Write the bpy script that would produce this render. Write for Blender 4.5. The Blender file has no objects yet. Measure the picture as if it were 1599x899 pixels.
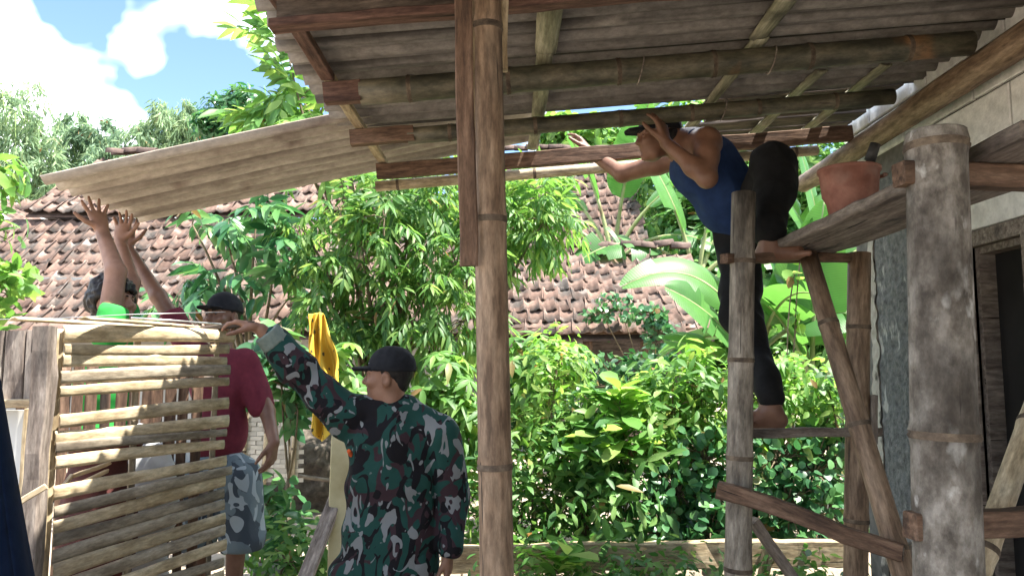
import bpy, math, random
import numpy as np
from mathutils import Vector, Matrix

# ------------------------------------------------------------------ camera, sky, sun, exposure
scene = bpy.context.scene
C = scene.collection
CAMZ, FPX, PITCH = 1.60, 1200.0, math.atan((572 - 449.5) / 1200.0)

cam = bpy.data.cameras.new('camera'); camo = bpy.data.objects.new('camera', cam); C.objects.link(camo)
cam.sensor_fit = 'HORIZONTAL'; cam.sensor_width = 36.0; cam.lens = 36.0 * FPX / 1599.0
cam.clip_start = 0.05; cam.clip_end = 2000.0
camo.location = (0, 0, CAMZ); camo.rotation_euler = (math.pi / 2 + PITCH, 0, 0)
scene.camera = camo

SUNV = Vector((0.40, -0.12, 1.0)).normalized()          # towards the sun
sun = bpy.data.lights.new('sun', 'SUN'); suno = bpy.data.objects.new('sun', sun); C.objects.link(suno)
sun.energy = 4.3; sun.angle = math.radians(0.55); sun.color = (1.0, 0.95, 0.86)
suno.rotation_euler = SUNV.to_track_quat('Z', 'Y').to_euler(); suno.location = (4, -3, 10)

world = bpy.data.worlds.new('World'); scene.world = world; world.use_nodes = True
wn = world.node_tree.nodes; wl = world.node_tree.links; wn.clear()
w_out = wn.new('ShaderNodeOutputWorld'); w_bg = wn.new('ShaderNodeBackground')
w_sky = wn.new('ShaderNodeTexSky'); w_sky.sky_type = 'NISHITA'; w_sky.sun_disc = False
w_sky.sun_elevation = math.asin(SUNV.z); w_sky.sun_rotation = math.atan2(SUNV.x, SUNV.y)
w_sky.air_density = 1.0; w_sky.dust_density = 0.05; w_sky.ozone_density = 3.0
w_tc = wn.new('ShaderNodeTexCoord'); w_mp = wn.new('ShaderNodeMapping')
w_mp.inputs['Location'].default_value = (5.1, 0.3, 1.2); w_mp.inputs['Scale'].default_value = (1.0, 1.0, 1.5)
w_no = wn.new('ShaderNodeTexNoise'); w_no.inputs['Scale'].default_value = 2.3; w_no.inputs['Detail'].default_value = 5
w_no.inputs['Roughness'].default_value = 0.48; w_no.inputs['Distortion'].default_value = 0.25
w_cr = wn.new('ShaderNodeValToRGB'); w_cr.color_ramp.elements[0].position = 0.50; w_cr.color_ramp.elements[1].position = 0.60
w_mx = wn.new('ShaderNodeMix'); w_mx.data_type = 'RGBA'; w_mx.inputs[7].default_value = (22.0, 22.3, 22.6, 1)
wl.new(w_tc.outputs['Generated'], w_mp.inputs[0]); wl.new(w_mp.outputs[0], w_no.inputs['Vector'])
wl.new(w_no.outputs[0], w_cr.inputs[0]); wl.new(w_cr.outputs[0], w_mx.inputs[0])
wl.new(w_sky.outputs[0], w_mx.inputs[6]); wl.new(w_mx.outputs[2], w_bg.inputs[0]); wl.new(w_bg.outputs[0], w_out.inputs[0])
w_bg.inputs[1].default_value = 0.07
scene.view_settings.view_transform = 'Standard'; scene.view_settings.look = 'None'
scene.view_settings.gamma = 1.0; scene.view_settings.use_curve_mapping = False
scene.view_settings.exposure = 2.3
scene.cycles.max_bounces = 8; scene.cycles.diffuse_bounces = 5; scene.cycles.transparent_max_bounces = 8
scene.cycles.use_denoising = True

# ------------------------------------------------------------------ helpers
RND = random.Random(7); NR = np.random.default_rng(7)
CP, SP = math.cos(PITCH), math.sin(PITCH)

def A(px, py, Y):
    """the point of the place seen at photo pixel (px, py) and standing Y metres away"""
    u = (px - 799.5) / FPX; v = (449.5 - py) / FPX
    t = Y / (CP - v * SP)
    return np.array([u * t, Y, CAMZ + t * (SP + v * CP)])

def nrm(v):
    v = np.asarray(v, float); n = np.linalg.norm(v, axis=-1, keepdims=True); return v / np.maximum(n, 1e-9)

WM = {}
def link(o, parent=None, M=None):
    C.objects.link(o)
    M = M if M is not None else Matrix.Identity(4)
    if parent is not None:
        o.parent = parent; o.matrix_parent_inverse = WM[parent].inverted()
    o.matrix_basis = M; WM[o] = M
    return o

def tag(o, label=None, cat=None, group=None, kind=None):
    if label: o['label'] = label
    if cat: o['category'] = cat
    if group: o['group'] = group
    if kind or cat: o['kind'] = kind or 'thing'
    return o

def thing(name, loc, label, cat, group=None):
    o = bpy.data.objects.new(name, None); o.empty_display_size = 0.1
    link(o, None, Matrix.Translation(Vector([float(c) for c in loc])))
    return tag(o, label, cat, group, 'thing')

def mesh_np(name, co, tris=None, quads=None, smooth=True, mat=None):
    me = bpy.data.meshes.new(name)
    co = np.asarray(co, np.float32).reshape(-1, 3)
    me.vertices.add(len(co)); me.vertices.foreach_set('co', co.ravel())
    loops = []; starts = []; tot = []; n = 0
    if quads is not None and len(quads):
        q = np.asarray(quads, np.int32).reshape(-1, 4); loops.append(q.ravel())
        starts.append(np.arange(len(q)) * 4); tot.append(np.full(len(q), 4)); n = len(q) * 4
    if tris is not None and len(tris):
        t = np.asarray(tris, np.int32).reshape(-1, 3); loops.append(t.ravel())
        starts.append(n + np.arange(len(t)) * 3); tot.append(np.full(len(t), 3))
    loops = np.concatenate(loops); starts = np.concatenate(starts).astype(np.int32); tot = np.concatenate(tot).astype(np.int32)
    me.loops.add(len(loops)); me.loops.foreach_set('vertex_index', loops)
    me.polygons.add(len(starts)); me.polygons.foreach_set('loop_start', starts)
    me.polygons.foreach_set('loop_total', tot)
    me.polygons.foreach_set('use_smooth', np.full(len(starts), bool(smooth)))
    me.update(calc_edges=True); me.validate()
    if mat is not None: me.materials.append(mat)
    return me

def part(name, me, parent=None, M=None, mat=None):
    o = bpy.data.objects.new(name, me)
    if mat is not None and not me.materials: me.materials.append(mat)
    return link(o, parent, M)

def frame(p0, p1, up=(0, 0, 1)):
    """matrix at p0 whose local X runs to p1, local Z near up"""
    p0 = Vector([float(c) for c in p0]); p1 = Vector([float(c) for c in p1])
    x = (p1 - p0).normalized(); u = Vector(up)
    if abs(x.dot(u)) > 0.98: u = Vector((0, -1, 0)) if abs(x.z) > 0.9 else Vector((0, 0, 1))
    y = u.cross(x).normalized(); z = x.cross(y)
    M = Matrix((x, y, z)).transposed().to_4x4(); M.translation = p0
    return M, (p1 - p0).length

class MB:
    """collects quads and triangles into one mesh"""
    def __init__(s): s.v = []; s.q = []; s.t = []; s.n = 0
    def add(s, v, q=None, t=None):
        v = np.asarray(v, float).reshape(-1, 3)
        if q is not None and len(q): s.q.append(np.asarray(q, int).reshape(-1, 4) + s.n)
        if t is not None and len(t): s.t.append(np.asarray(t, int).reshape(-1, 3) + s.n)
        s.v.append(v); s.n += len(v)
    def box(s, lo, hi):
        x0, y0, z0 = lo; x1, y1, z1 = hi
        v = [(x0,y0,z0),(x1,y0,z0),(x1,y1,z0),(x0,y1,z0),(x0,y0,z1),(x1,y0,z1),(x1,y1,z1),(x0,y1,z1)]
        s.add(v, [(0,3,2,1),(4,5,6,7),(0,1,5,4),(1,2,6,5),(2,3,7,6),(3,0,4,7)])
    def tube(s, pts, rad, n=8, cap=True):
        pts = np.asarray(pts, float); rad = np.broadcast_to(np.asarray(rad, float), (len(pts),))
        tan = nrm(np.gradient(pts, axis=0)); ref = np.array([0.0, 0, 1]) if abs(tan[0][2]) < 0.9 else np.array([1.0, 0, 0])
        rings = []
        for i in range(len(pts)):
            a = nrm(np.cross(ref, tan[i])); b = np.cross(tan[i], a); ref = np.cross(a, tan[i]) * -1 if False else ref
            an = np.arange(n) * 2 * math.pi / n
            rings.append(pts[i] + rad[i] * (np.cos(an)[:, None] * a + np.sin(an)[:, None] * b))
        v = np.concatenate(rings); q = []
        for i in range(len(pts) - 1):
            for j in range(n):
                k = (j + 1) % n; q.append((i*n+j, i*n+k, (i+1)*n+k, (i+1)*n+j))
        t = []
        if cap:
            c0 = len(v); v = np.concatenate([v, pts[:1], pts[-1:]])
            for j in range(n):
                k = (j + 1) % n; t.append((c0, k, j)); t.append((c0 + 1, (len(pts)-1)*n + j, (len(pts)-1)*n + k))
        s.add(v, q, t)
    def mesh(s, name, mat, smooth=True):
        return mesh_np(name, np.concatenate(s.v), np.concatenate(s.t) if s.t else None, np.concatenate(s.q) if s.q else None, smooth, mat)

def hash3(ix, iy, iz, seed):
    n = (ix * 374761393 + iy * 668265263 + iz * 2147483647 + seed * 1274126177) & 0xffffffff
    n = ((n ^ (n >> 13)) * 1274126177) & 0xffffffff
    return ((n ^ (n >> 16)) & 0xffff) / 65535.0
def vnoise(p, scale=1.0, seed=0):
    p = np.asarray(p, float) * scale; i = np.floor(p).astype(np.int64); f = p - i; f = f * f * (3 - 2 * f)
    r = 0
    for dx in (0, 1):
        for dy in (0, 1):
            for dz in (0, 1):
                w = (f[..., 0] if dx else 1 - f[..., 0]) * (f[..., 1] if dy else 1 - f[..., 1]) * (f[..., 2] if dz else 1 - f[..., 2])
                r = r + w * hash3(i[..., 0] + dx, i[..., 1] + dy, i[..., 2] + dz, seed)
    return r * 2 - 1

# ------------------------------------------------------------------ materials
def rgb(c): return (c[0], c[1], c[2], 1.0)

def pm(name, cols, scale=(1, 1, 1), ns=6.0, detail=6, rough=0.85, bump=0.25, dist=0.0, rnd=0.15, spec=0.25,
       stain=None, stain_or_shade2=None, bump_ns=None, coords='Object', lo=0.3, hi=0.7, metal=0.0, sheen=0.0, grain=0.0, crack=None):
    """noise-coloured surface; scale stretches the grain in the object's own axes; stain = (colour, noise scale, lo, hi[, axis scale])"""
    m = bpy.data.materials.new(name); m.use_nodes = True; N = m.node_tree.nodes; L = m.node_tree.links
    bs = N['Principled BSDF']
    tc = N.new('ShaderNodeTexCoord'); oi = N.new('ShaderNodeObjectInfo')
    mul = N.new('ShaderNodeMath'); mul.operation = 'MULTIPLY'; mul.inputs[1].default_value = 37.0
    L.new(oi.outputs['Random'], mul.inputs[0])
    off = N.new('ShaderNodeVectorMath'); off.operation = 'ADD'
    L.new(tc.outputs[coords], off.inputs[0]); L.new(mul.outputs[0], off.inputs[1])
    mp = N.new('ShaderNodeMapping'); mp.inputs['Scale'].default_value = scale; L.new(off.outputs[0], mp.inputs[0])
    no = N.new('ShaderNodeTexNoise'); no.inputs['Scale'].default_value = ns; no.inputs['Detail'].default_value = detail
    no.inputs['Roughness'].default_value = 0.62; no.inputs['Distortion'].default_value = dist
    L.new(mp.outputs[0], no.inputs['Vector'])
    cr = N.new('ShaderNodeValToRGB'); els = cr.color_ramp.elements
    while len(els) < len(cols): els.new(0.5)
    for i, c in enumerate(cols):
        els[i].position = lo + (hi - lo) * i / max(1, len(cols) - 1); els[i].color = rgb(c)
    L.new(no.outputs[0], cr.inputs[0]); col = cr.outputs[0]
    for k, st in enumerate((stain, stain_or_shade2)):
        if not st: continue
        m2 = N.new('ShaderNodeMapping'); m2.inputs['Location'].default_value = (3.1 + k, 7.7, 1.3 * k)
        m2.inputs['Scale'].default_value = st[4] if len(st) > 4 else (1, 1, 1); L.new(off.outputs[0], m2.inputs[0])
        n2 = N.new('ShaderNodeTexNoise'); n2.inputs['Scale'].default_value = st[1]; n2.inputs['Detail'].default_value = 5
        L.new(m2.outputs[0], n2.inputs['Vector'])
        mr = N.new('ShaderNodeMapRange'); mr.inputs[1].default_value = st[2]; mr.inputs[2].default_value = st[3]; L.new(n2.outputs[0], mr.inputs[0])
        mx = N.new('ShaderNodeMix'); mx.data_type = 'RGBA'; mx.inputs[7].default_value = rgb(st[0])
        L.new(mr.outputs[0], mx.inputs[0]); L.new(col, mx.inputs[6]); col = mx.outputs[2]
    if grain:      # fine mottling on top of the broad figure
        n4 = N.new('ShaderNodeTexNoise'); n4.inputs['Scale'].default_value = 38; n4.inputs['Detail'].default_value = 8; n4.inputs['Roughness'].default_value = .7
        m4 = N.new('ShaderNodeMapping'); m4.inputs['Scale'].default_value = tuple(max(.25, min(2.0, k * .5)) for k in scale); L.new(off.outputs[0], m4.inputs[0]); L.new(m4.outputs[0], n4.inputs['Vector'])
        g4 = N.new('ShaderNodeMapRange'); g4.inputs[1].default_value = .3; g4.inputs[2].default_value = .7; g4.inputs[3].default_value = 1 - grain; g4.inputs[4].default_value = 1 + grain; L.new(n4.outputs[0], g4.inputs[0])
        h4 = N.new('ShaderNodeHueSaturation'); L.new(g4.outputs[0], h4.inputs['Value']); L.new(col, h4.inputs['Color']); col = h4.outputs[0]
    if crack:      # drying cracks along the piece
        m5 = N.new('ShaderNodeMapping'); m5.inputs['Scale'].default_value = (.5, 16, 16); L.new(off.outputs[0], m5.inputs[0])
        n5 = N.new('ShaderNodeTexNoise'); n5.inputs['Scale'].default_value = 3.0; n5.inputs['Detail'].default_value = 3; L.new(m5.outputs[0], n5.inputs['Vector'])
        r5 = N.new('ShaderNodeMapRange'); r5.inputs[1].default_value = crack; r5.inputs[2].default_value = crack + .02; L.new(n5.outputs[0], r5.inputs[0])
        x5 = N.new('ShaderNodeMix'); x5.data_type = 'RGBA'; x5.inputs[7].default_value = (.02, .015, .012, 1); L.new(r5.outputs[0], x5.inputs[0]); L.new(col, x5.inputs[6]); col = x5.outputs[2]
    if rnd:
        r2 = N.new('ShaderNodeMapRange'); r2.inputs[3].default_value = 1 - rnd; r2.inputs[4].default_value = 1 + rnd
        L.new(oi.outputs['Random'], r2.inputs[0])
        hs = N.new('ShaderNodeHueSaturation'); L.new(r2.outputs[0], hs.inputs['Value']); L.new(col, hs.inputs['Color']); col = hs.outputs[0]
    L.new(col, bs.inputs['Base Color'])
    bs.inputs['Roughness'].default_value = rough; bs.inputs['Specular IOR Level'].default_value = spec; bs.inputs['Metallic'].default_value = metal
    if sheen: bs.inputs['Sheen Weight'].default_value = sheen
    if bump:
        b = N.new('ShaderNodeBump'); b.inputs['Strength'].default_value = bump; b.inputs['Distance'].default_value = 0.01
        if bump_ns:
            n3 = N.new('ShaderNodeTexNoise'); n3.inputs['Scale'].default_value = bump_ns; n3.inputs['Detail'].default_value = 6
            L.new(mp.outputs[0], n3.inputs['Vector']); L.new(n3.outputs[0], b.inputs['Height'])
        else: L.new(no.outputs[0], b.inputs['Height'])
        L.new(b.outputs[0], bs.inputs['Normal'])
    return m

def leafmat(name, c1, c2, c3=None, trans=0.35, rough=0.42, veins=False, tcol=None):
    """leaf blade: colour varies from leaf to leaf, light passes through"""
    c1, c2, c3 = [c and (c[0] * .90, c[1] * 1.04, c[2] * 1.08) for c in (c1, c2, c3)]
    m = bpy.data.materials.new(name); m.use_nodes = True; N = m.node_tree.nodes; L = m.node_tree.links
    bs = N['Principled BSDF']; out = N['Material Output']
    ge = N.new('ShaderNodeNewGeometry'); oi = N.new('ShaderNodeObjectInfo')
    ad = N.new('ShaderNodeMath'); ad.operation = 'ADD'; L.new(ge.outputs['Random Per Island'], ad.inputs[0]); L.new(oi.outputs['Random'], ad.inputs[1])
    fr = N.new('ShaderNodeMath'); fr.operation = 'FRACT'; L.new(ad.outputs[0], fr.inputs[0])
    cr = N.new('ShaderNodeValToRGB'); els = cr.color_ramp.elements
    els[0].color = rgb(c1); els[1].color = rgb(c2); els[1].position = 0.62
    if c3: e = els.new(0.90); e.color = rgb(c3); e = els.new(0.985); e.color = rgb(c3); e = els.new(0.992); e.color = (.20, .13, .05, 1)
    L.new(fr.outputs[0], cr.inputs[0]); col = cr.outputs[0]
    tc = N.new('ShaderNodeTexCoord')
    no = N.new('ShaderNodeTexNoise'); no.inputs['Scale'].default_value = 9.0; L.new(tc.outputs['Object'], no.inputs['Vector'])
    hs = N.new('ShaderNodeHueSaturation'); mr = N.new('ShaderNodeMapRange'); mr.inputs[3].default_value = 0.8; mr.inputs[4].default_value = 1.2
    L.new(no.outputs[0], mr.inputs[0]); L.new(mr.outputs[0], hs.inputs['Value']); L.new(col, hs.inputs['Color']); col = hs.outputs[0]
    if veins:
        uv = N.new('ShaderNodeUVMap'); sx = N.new('ShaderNodeMapping'); sx.inputs['Scale'].default_value = (0.15, 1, 1); L.new(uv.outputs[0], sx.inputs[0])
        wv = N.new('ShaderNodeTexWave'); wv.bands_direction = 'Y'; wv.inputs['Scale'].default_value = 22; wv.inputs['Distortion'].default_value = 1.2
        L.new(sx.outputs[0], wv.inputs['Vector'])
        v2 = N.new('ShaderNodeMapRange'); v2.inputs[3].default_value = 0.94; v2.inputs[4].default_value = 1.05; L.new(wv.outputs['Fac'], v2.inputs[0])
        h2 = N.new('ShaderNodeHueSaturation'); L.new(v2.outputs[0], h2.inputs['Value']); L.new(col, h2.inputs['Color']); col = h2.outputs[0]
        bp = N.new('ShaderNodeBump'); bp.inputs['Strength'].default_value = 0.12; bp.inputs['Distance'].default_value = 0.01
        L.new(wv.outputs['Fac'], bp.inputs['Height']); L.new(bp.outputs[0], bs.inputs['Normal'])
    L.new(col, bs.inputs['Base Color']); bs.inputs['Roughness'].default_value = rough; bs.inputs['Specular IOR Level'].default_value = 0.4
    tr = N.new('ShaderNodeBsdfTranslucent'); h3 = N.new('ShaderNodeHueSaturation')
    h3.inputs['Hue'].default_value = 0.48; h3.inputs['Saturation'].default_value = 1.1; h3.inputs['Value'].default_value = 2.3
    L.new(col, h3.inputs['Color']); L.new(h3.outputs[0], tr.inputs['Color'])
    mx = N.new('ShaderNodeMixShader'); mx.inputs[0].default_value = trans
    L.new(bs.outputs[0], mx.inputs[1]); L.new(tr.outputs[0], mx.inputs[2]); L.new(mx.outputs[0], out.inputs['Surface'])
    return m

MAT = {}
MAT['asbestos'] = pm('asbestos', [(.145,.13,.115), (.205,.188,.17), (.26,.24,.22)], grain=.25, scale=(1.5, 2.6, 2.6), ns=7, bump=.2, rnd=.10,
                     stain=((.035,.03,.027), 3.2, .50, .62, (.10, 3.2, 0)), stain_or_shade2=((.33,.30,.265), 8, .60, .76, (.5,1,1)))  # stretched dark streaks put the shade of the creases into the colour
MAT['asbestos_new'] = pm('asbestos_new', [(.33,.29,.24), (.40,.355,.30), (.47,.42,.36)], grain=.22, scale=(1.3, 2.4, 2.4), ns=6, bump=.15, rnd=0,
                     stain=((.17,.13,.11), 3.2, .62, .74), stain_or_shade2=((.17,.14,.115), 3.0, .50, .68, (.10, 3.0, 0)))  # stretched streaks paint shade between the waves of the sheet
MAT['bamboo_dark'] = pm('bamboo_dark', [(.042,.040,.028), (.082,.077,.05), (.13,.112,.075)], grain=.45, lo=.38, hi=.62, crack=.70, scale=(1.2, 3, 3), ns=5, rough=.55, bump=.12, spec=.4,
                     stain=((.22,.115,.05), 2.2, .60, .66, (1,.6,.6)))
MAT['bamboo_green'] = pm('bamboo_green', [(.045,.055,.028), (.085,.095,.05), (.12,.12,.07)], grain=.45, lo=.38, hi=.62, crack=.70, scale=(1.2, 3, 3), ns=5, rough=.5, bump=.1, spec=.4,
                     stain=((.03,.03,.02), 2.0, .5, .7))
MAT['bamboo_pale'] = pm('bamboo_pale', [(.24,.19,.12), (.36,.29,.19), (.44,.37,.26)], grain=.45, lo=.38, hi=.62, crack=.70, scale=(1.2, 4, 4), ns=5, rough=.6, bump=.15,
                     stain=((.10,.08,.055), 4, .58, .75, (.6, 2, 2)))
MAT['bamboo_tan'] = pm('bamboo_tan', [(.108,.068,.043), (.188,.126,.082), (.268,.19,.13)], grain=.45, lo=.38, hi=.62, crack=.70, scale=(.9, 5, 5), ns=5, rough=.62, bump=.25, spec=.3,
                     stain=((.05,.038,.03), 3, .60, .75, (.5, 2, 2)))
MAT['bamboo_grey'] = pm('bamboo_grey', [(.12,.10,.08), (.215,.185,.15), (.30,.265,.22)], grain=.45, lo=.38, hi=.62, crack=.70, scale=(.9, 4, 4), ns=6, rough=.7, bump=.25,
                     stain=((.05,.042,.035), 3.5, .57, .72, (.6, 2, 2)))
MAT['bamboo_old'] = pm('bamboo_old', [(.085,.072,.06), (.155,.137,.117), (.24,.22,.195)], grain=.45, lo=.38, hi=.62, crack=.70, scale=(1.0, 1.6, 1.6), ns=13, rough=.75, bump=.3,
                     stain=((.42,.41,.385), 17, .61, .69, (.6, 1, 1)), stain_or_shade2=((.045,.037,.03), 4.0, .54, .72, (.5,1,1)))
MAT['slat'] = pm('slat', [(.30,.23,.135), (.45,.36,.23), (.56,.47,.32)], grain=.38, lo=.36, hi=.64, crack=.72, scale=(1.2, 6, 6), ns=5, rough=.6, bump=.3, rnd=.18,
                     stain=((.17,.12,.07), 5, .60, .75, (.4, 2, 2)))
MAT['slat_grey'] = pm('slat_grey', [(.19,.155,.11), (.30,.255,.19), (.38,.33,.255)], grain=.38, lo=.36, hi=.64, crack=.72, scale=(1.2, 6, 6), ns=5, rough=.7, bump=.3, rnd=.18,
                     stain=((.10,.08,.06), 5, .56, .72, (.4, 2, 2)))
MAT['split'] = pm('split', [(.17,.16,.10), (.28,.27,.18), (.38,.36,.26)], grain=.45, lo=.38, hi=.62, crack=.70, scale=(.4, 6, 6), ns=5, rough=.7, bump=.25,
                     stain=((.045,.042,.03), 4, .55, .7))
MAT['wood_brown'] = pm('wood_brown', [(.055,.034,.024), (.11,.066,.044), (.165,.105,.072)], grain=.45, lo=.36, hi=.64, crack=.69, scale=(1.0, 9, 9), ns=4, rough=.8, bump=.35,
                     stain=((.03,.022,.018), 3, .58, .72, (.6, 2, 2)))
MAT['wood_red'] = pm('wood_red', [(.055,.030,.024), (.10,.055,.042), (.15,.088,.066)], grain=.45, lo=.36, hi=.64, crack=.69, scale=(1.0, 9, 9), ns=4, rough=.8, bump=.35, rnd=.1,
                     stain=((.03,.016,.014), 3, .58, .72, (.6, 2, 2)))
MAT['wood_pale'] = pm('wood_pale', [(.27,.20,.12), (.38,.30,.19), (.46,.38,.26)], grain=.45, lo=.36, hi=.64, crack=.69, scale=(1.0, 9, 9), ns=4, rough=.75, bump=.3,
                     stain=((.17,.12,.08), 3, .6, .75, (.6, 2, 2)))
MAT['wood_grey'] = pm('wood_grey', [(.12,.095,.08), (.20,.165,.14), (.28,.24,.205)], grain=.45, lo=.36, hi=.64, crack=.69, scale=(1.0, 9, 9), ns=4, rough=.85, bump=.4,
                     stain=((.06,.05,.045), 4, .58, .72, (.6, 2, 2)))
MAT['wood_dark'] = pm('wood_dark', [(.045,.035,.028), (.085,.066,.053), (.13,.102,.082)], grain=.45, lo=.36, hi=.64, crack=.69, scale=(1.0, 9, 9), ns=4, rough=.85, bump=.35)
MAT['block'] = pm('block', [(.70,.69,.67), (.78,.77,.75), (.83,.82,.80)], grain=.2, ns=4, rough=.95, bump=.3, bump_ns=60, rnd=.07,
                     stain=((.5,.47,.43), 3.2, .58, .78))
MAT['mortar'] = pm('mortar', [(.10,.095,.09), (.20,.19,.18)], ns=14, rough=.95, bump=.5)
MAT['render_rough'] = pm('render_rough', [(.075,.078,.08), (.15,.155,.155), (.23,.23,.225)], ns=26, rough=.95, bump=1.0, bump_ns=55, rnd=0,
                     stain=((.40,.40,.38), 14, .60, .66, (1, 1, .35)))
MAT['plaster_edge'] = pm('plaster_edge', [(.40,.37,.32), (.55,.52,.46)], grain=.2, ns=9, rough=.95, bump=.5, stain=((.12,.11,.1), 8, .58, .66))
MAT['tile'] = pm('tile', [(.105,.068,.055), (.18,.115,.09), (.25,.17,.135)], grain=.2, ns=4, detail=5, rough=.85, bump=.25, rnd=.22,
                     stain=((.075,.065,.058), 3.0, .44, .64), stain_or_shade2=((.31,.265,.235), 5, .58, .75))
MAT['tile_dark'] = pm('tile_dark', [(.05,.035,.03), (.10,.07,.06), (.17,.12,.10)], ns=5, rough=.9, bump=.3, rnd=.25)
MAT['wall_white'] = pm('wall_white', [(.30,.30,.29), (.42,.42,.41)], ns=2, rough=.9, bump=.1, stain=((.25,.25,.23), 1.5, .55, .75))
MAT['earth'] = pm('earth', [(.24,.19,.145), (.34,.28,.22), (.42,.36,.29)], ns=1.7, detail=9, rough=.98, bump=.9, bump_ns=22, rnd=0,
                     stain=((.07,.06,.035), .8, .52, .66), stain_or_shade2=((.38,.32,.24), 3.0, .58, .7))
MAT['stone'] = pm('stone', [(.16,.155,.145), (.28,.275,.26), (.36,.35,.33)], grain=.2, ns=7, rough=.9, bump=.5)
MAT['terracotta'] = pm('terracotta', [(.175,.068,.048), (.235,.102,.075), (.29,.145,.11)], grain=.2, ns=9, rough=.7, bump=.2, rnd=0, stain=((.30,.20,.165), 7, .55, .75), stain_or_shade2=((.16,.065,.045), 5, .55, .8))
MAT['black_iron'] = pm('black_iron', [(.02,.02,.02), (.045,.042,.04)], ns=12, rough=.55, bump=.2)
MAT['metal'] = pm('metal', [(.35,.35,.34), (.5,.5,.5)], ns=12, rough=.35, bump=.05, metal=.8)
MAT['panel_white'] = pm('panel_white', [(.46,.46,.44), (.58,.58,.56)], ns=3, rough=.7, bump=.05, stain=((.33,.33,.30), 4, .55, .7))
MAT['board_yellow'] = pm('board_yellow', [(.52,.45,.25), (.62,.55,.33)], ns=3, rough=.75, bump=.1, stain=((.40,.33,.17), 4, .55, .75))
MAT['sack'] = pm('sack', [(.40,.41,.41), (.55,.56,.56)], ns=8, rough=.55, bump=.3)
MAT['weave_white'] = pm('weave_white', [(.42,.39,.33), (.56,.53,.47)], ns=10, rough=.8, bump=.2, rnd=.2)
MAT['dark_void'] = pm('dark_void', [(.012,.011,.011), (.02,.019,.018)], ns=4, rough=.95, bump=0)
MAT['navy'] = pm('navy', [(.004,.010,.030), (.008,.017,.046)], ns=30, rough=.9, bump=.15, rnd=0, spec=.1)
# ------------------------------------------------------------------ shape makers (local X runs along the piece)
def bamboo_mesh(L, r0, r1, mat, nodes=0.3, sides=18, seed=0, hollow=True, bend=0.0):
    rn = random.Random(seed); xs = [(0, 1.0)]
    x = nodes * rn.uniform(.3, .8)
    while x < L - .03:
        xs += [(x - .030, 1.0), (x - .011, 1.04), (x - .004, 1.10), (x + .002, 1.035), (x + .007, 1.075), (x + .030, 1.0)]
        x += nodes * rn.uniform(.85, 1.2)
    xs.append((L, 1.0)); xs = [p for p in xs if 0 <= p[0] <= L]; xs.sort()
    an = np.arange(sides) * 2 * math.pi / sides; v = []; q = []; t = []
    for (x, k) in xs:
        r = (r0 + (r1 - r0) * x / L) * k
        rr = r * (1 + .025 * np.sin(2 * an + seed) + .012 * np.sin(3 * an + x * 3 + seed))
        zb = bend * math.sin(math.pi * x / L)
        v.append(np.stack([np.full(sides, x), np.cos(an) * rr, np.sin(an) * rr + zb], 1))
    n = len(xs)
    for i in range(n - 1):
        for j in range(sides):
            k = (j + 1) % sides; q.append((i*sides+j, (i+1)*sides+j, (i+1)*sides+k, i*sides+k))
    # open ends: wall thickness and a recessed diaphragm
    base = n * sides
    for e, (idx, x, sg) in enumerate(((0, 0, 1), (n - 1, L, -1))):
        r = (r0 if e == 0 else r1)
        v.append(np.stack([np.full(sides, x), np.cos(an) * r * .8, np.sin(an) * r * .8], 1))
        v.append(np.stack([np.full(sides, x + sg * .05), np.cos(an) * r * .78, np.sin(an) * r * .78], 1))
        v.append(np.array([[x + sg * .05, 0, 0]]))
        a0 = idx * sides; a1 = base; a2 = base + sides; a3 = base + 2 * sides
        for j in range(sides):
            k = (j + 1) % sides
            if e == 0: q += [(a0+j, a0+k, a1+k, a1+j), (a1+j, a1+k, a2+k, a2+j)]; t.append((a2+j, a2+k, a3))
            else: q += [(a0+k, a0+j, a1+j, a1+k), (a1+k, a1+j, a2+j, a2+k)]; t.append((a2+k, a2+j, a3))
        base += 2 * sides + 1
    me = mesh_np('bamboo', np.concatenate(v), t, q, True, mat); me.materials.append(NODEM)
    ks = np.array([k for _, k in xs]); ring = np.array([min(ks[i], ks[i + 1]) > 1.03 for i in range(n - 1)])
    mi = np.zeros(len(me.polygons), np.int32); mi[:(n - 1) * sides] = np.repeat(ring, sides); me.polygons.foreach_set('material_index', mi)
    return me

NODEM = pm('bamboo_node', [(.04,.03,.024), (.10,.075,.055), (.18,.14,.10)], grain=.3, ns=22, rough=.85, bump=.4)
def bamboo(name, p0, p1, r0, r1, mat, parent=None, nodes=0.3, seed=0, bend=0.0):
    M, L = frame(p0, p1)
    return part(name, bamboo_mesh(L, r0, r1, mat, nodes, 18, seed, bend=bend), parent, M)

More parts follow.
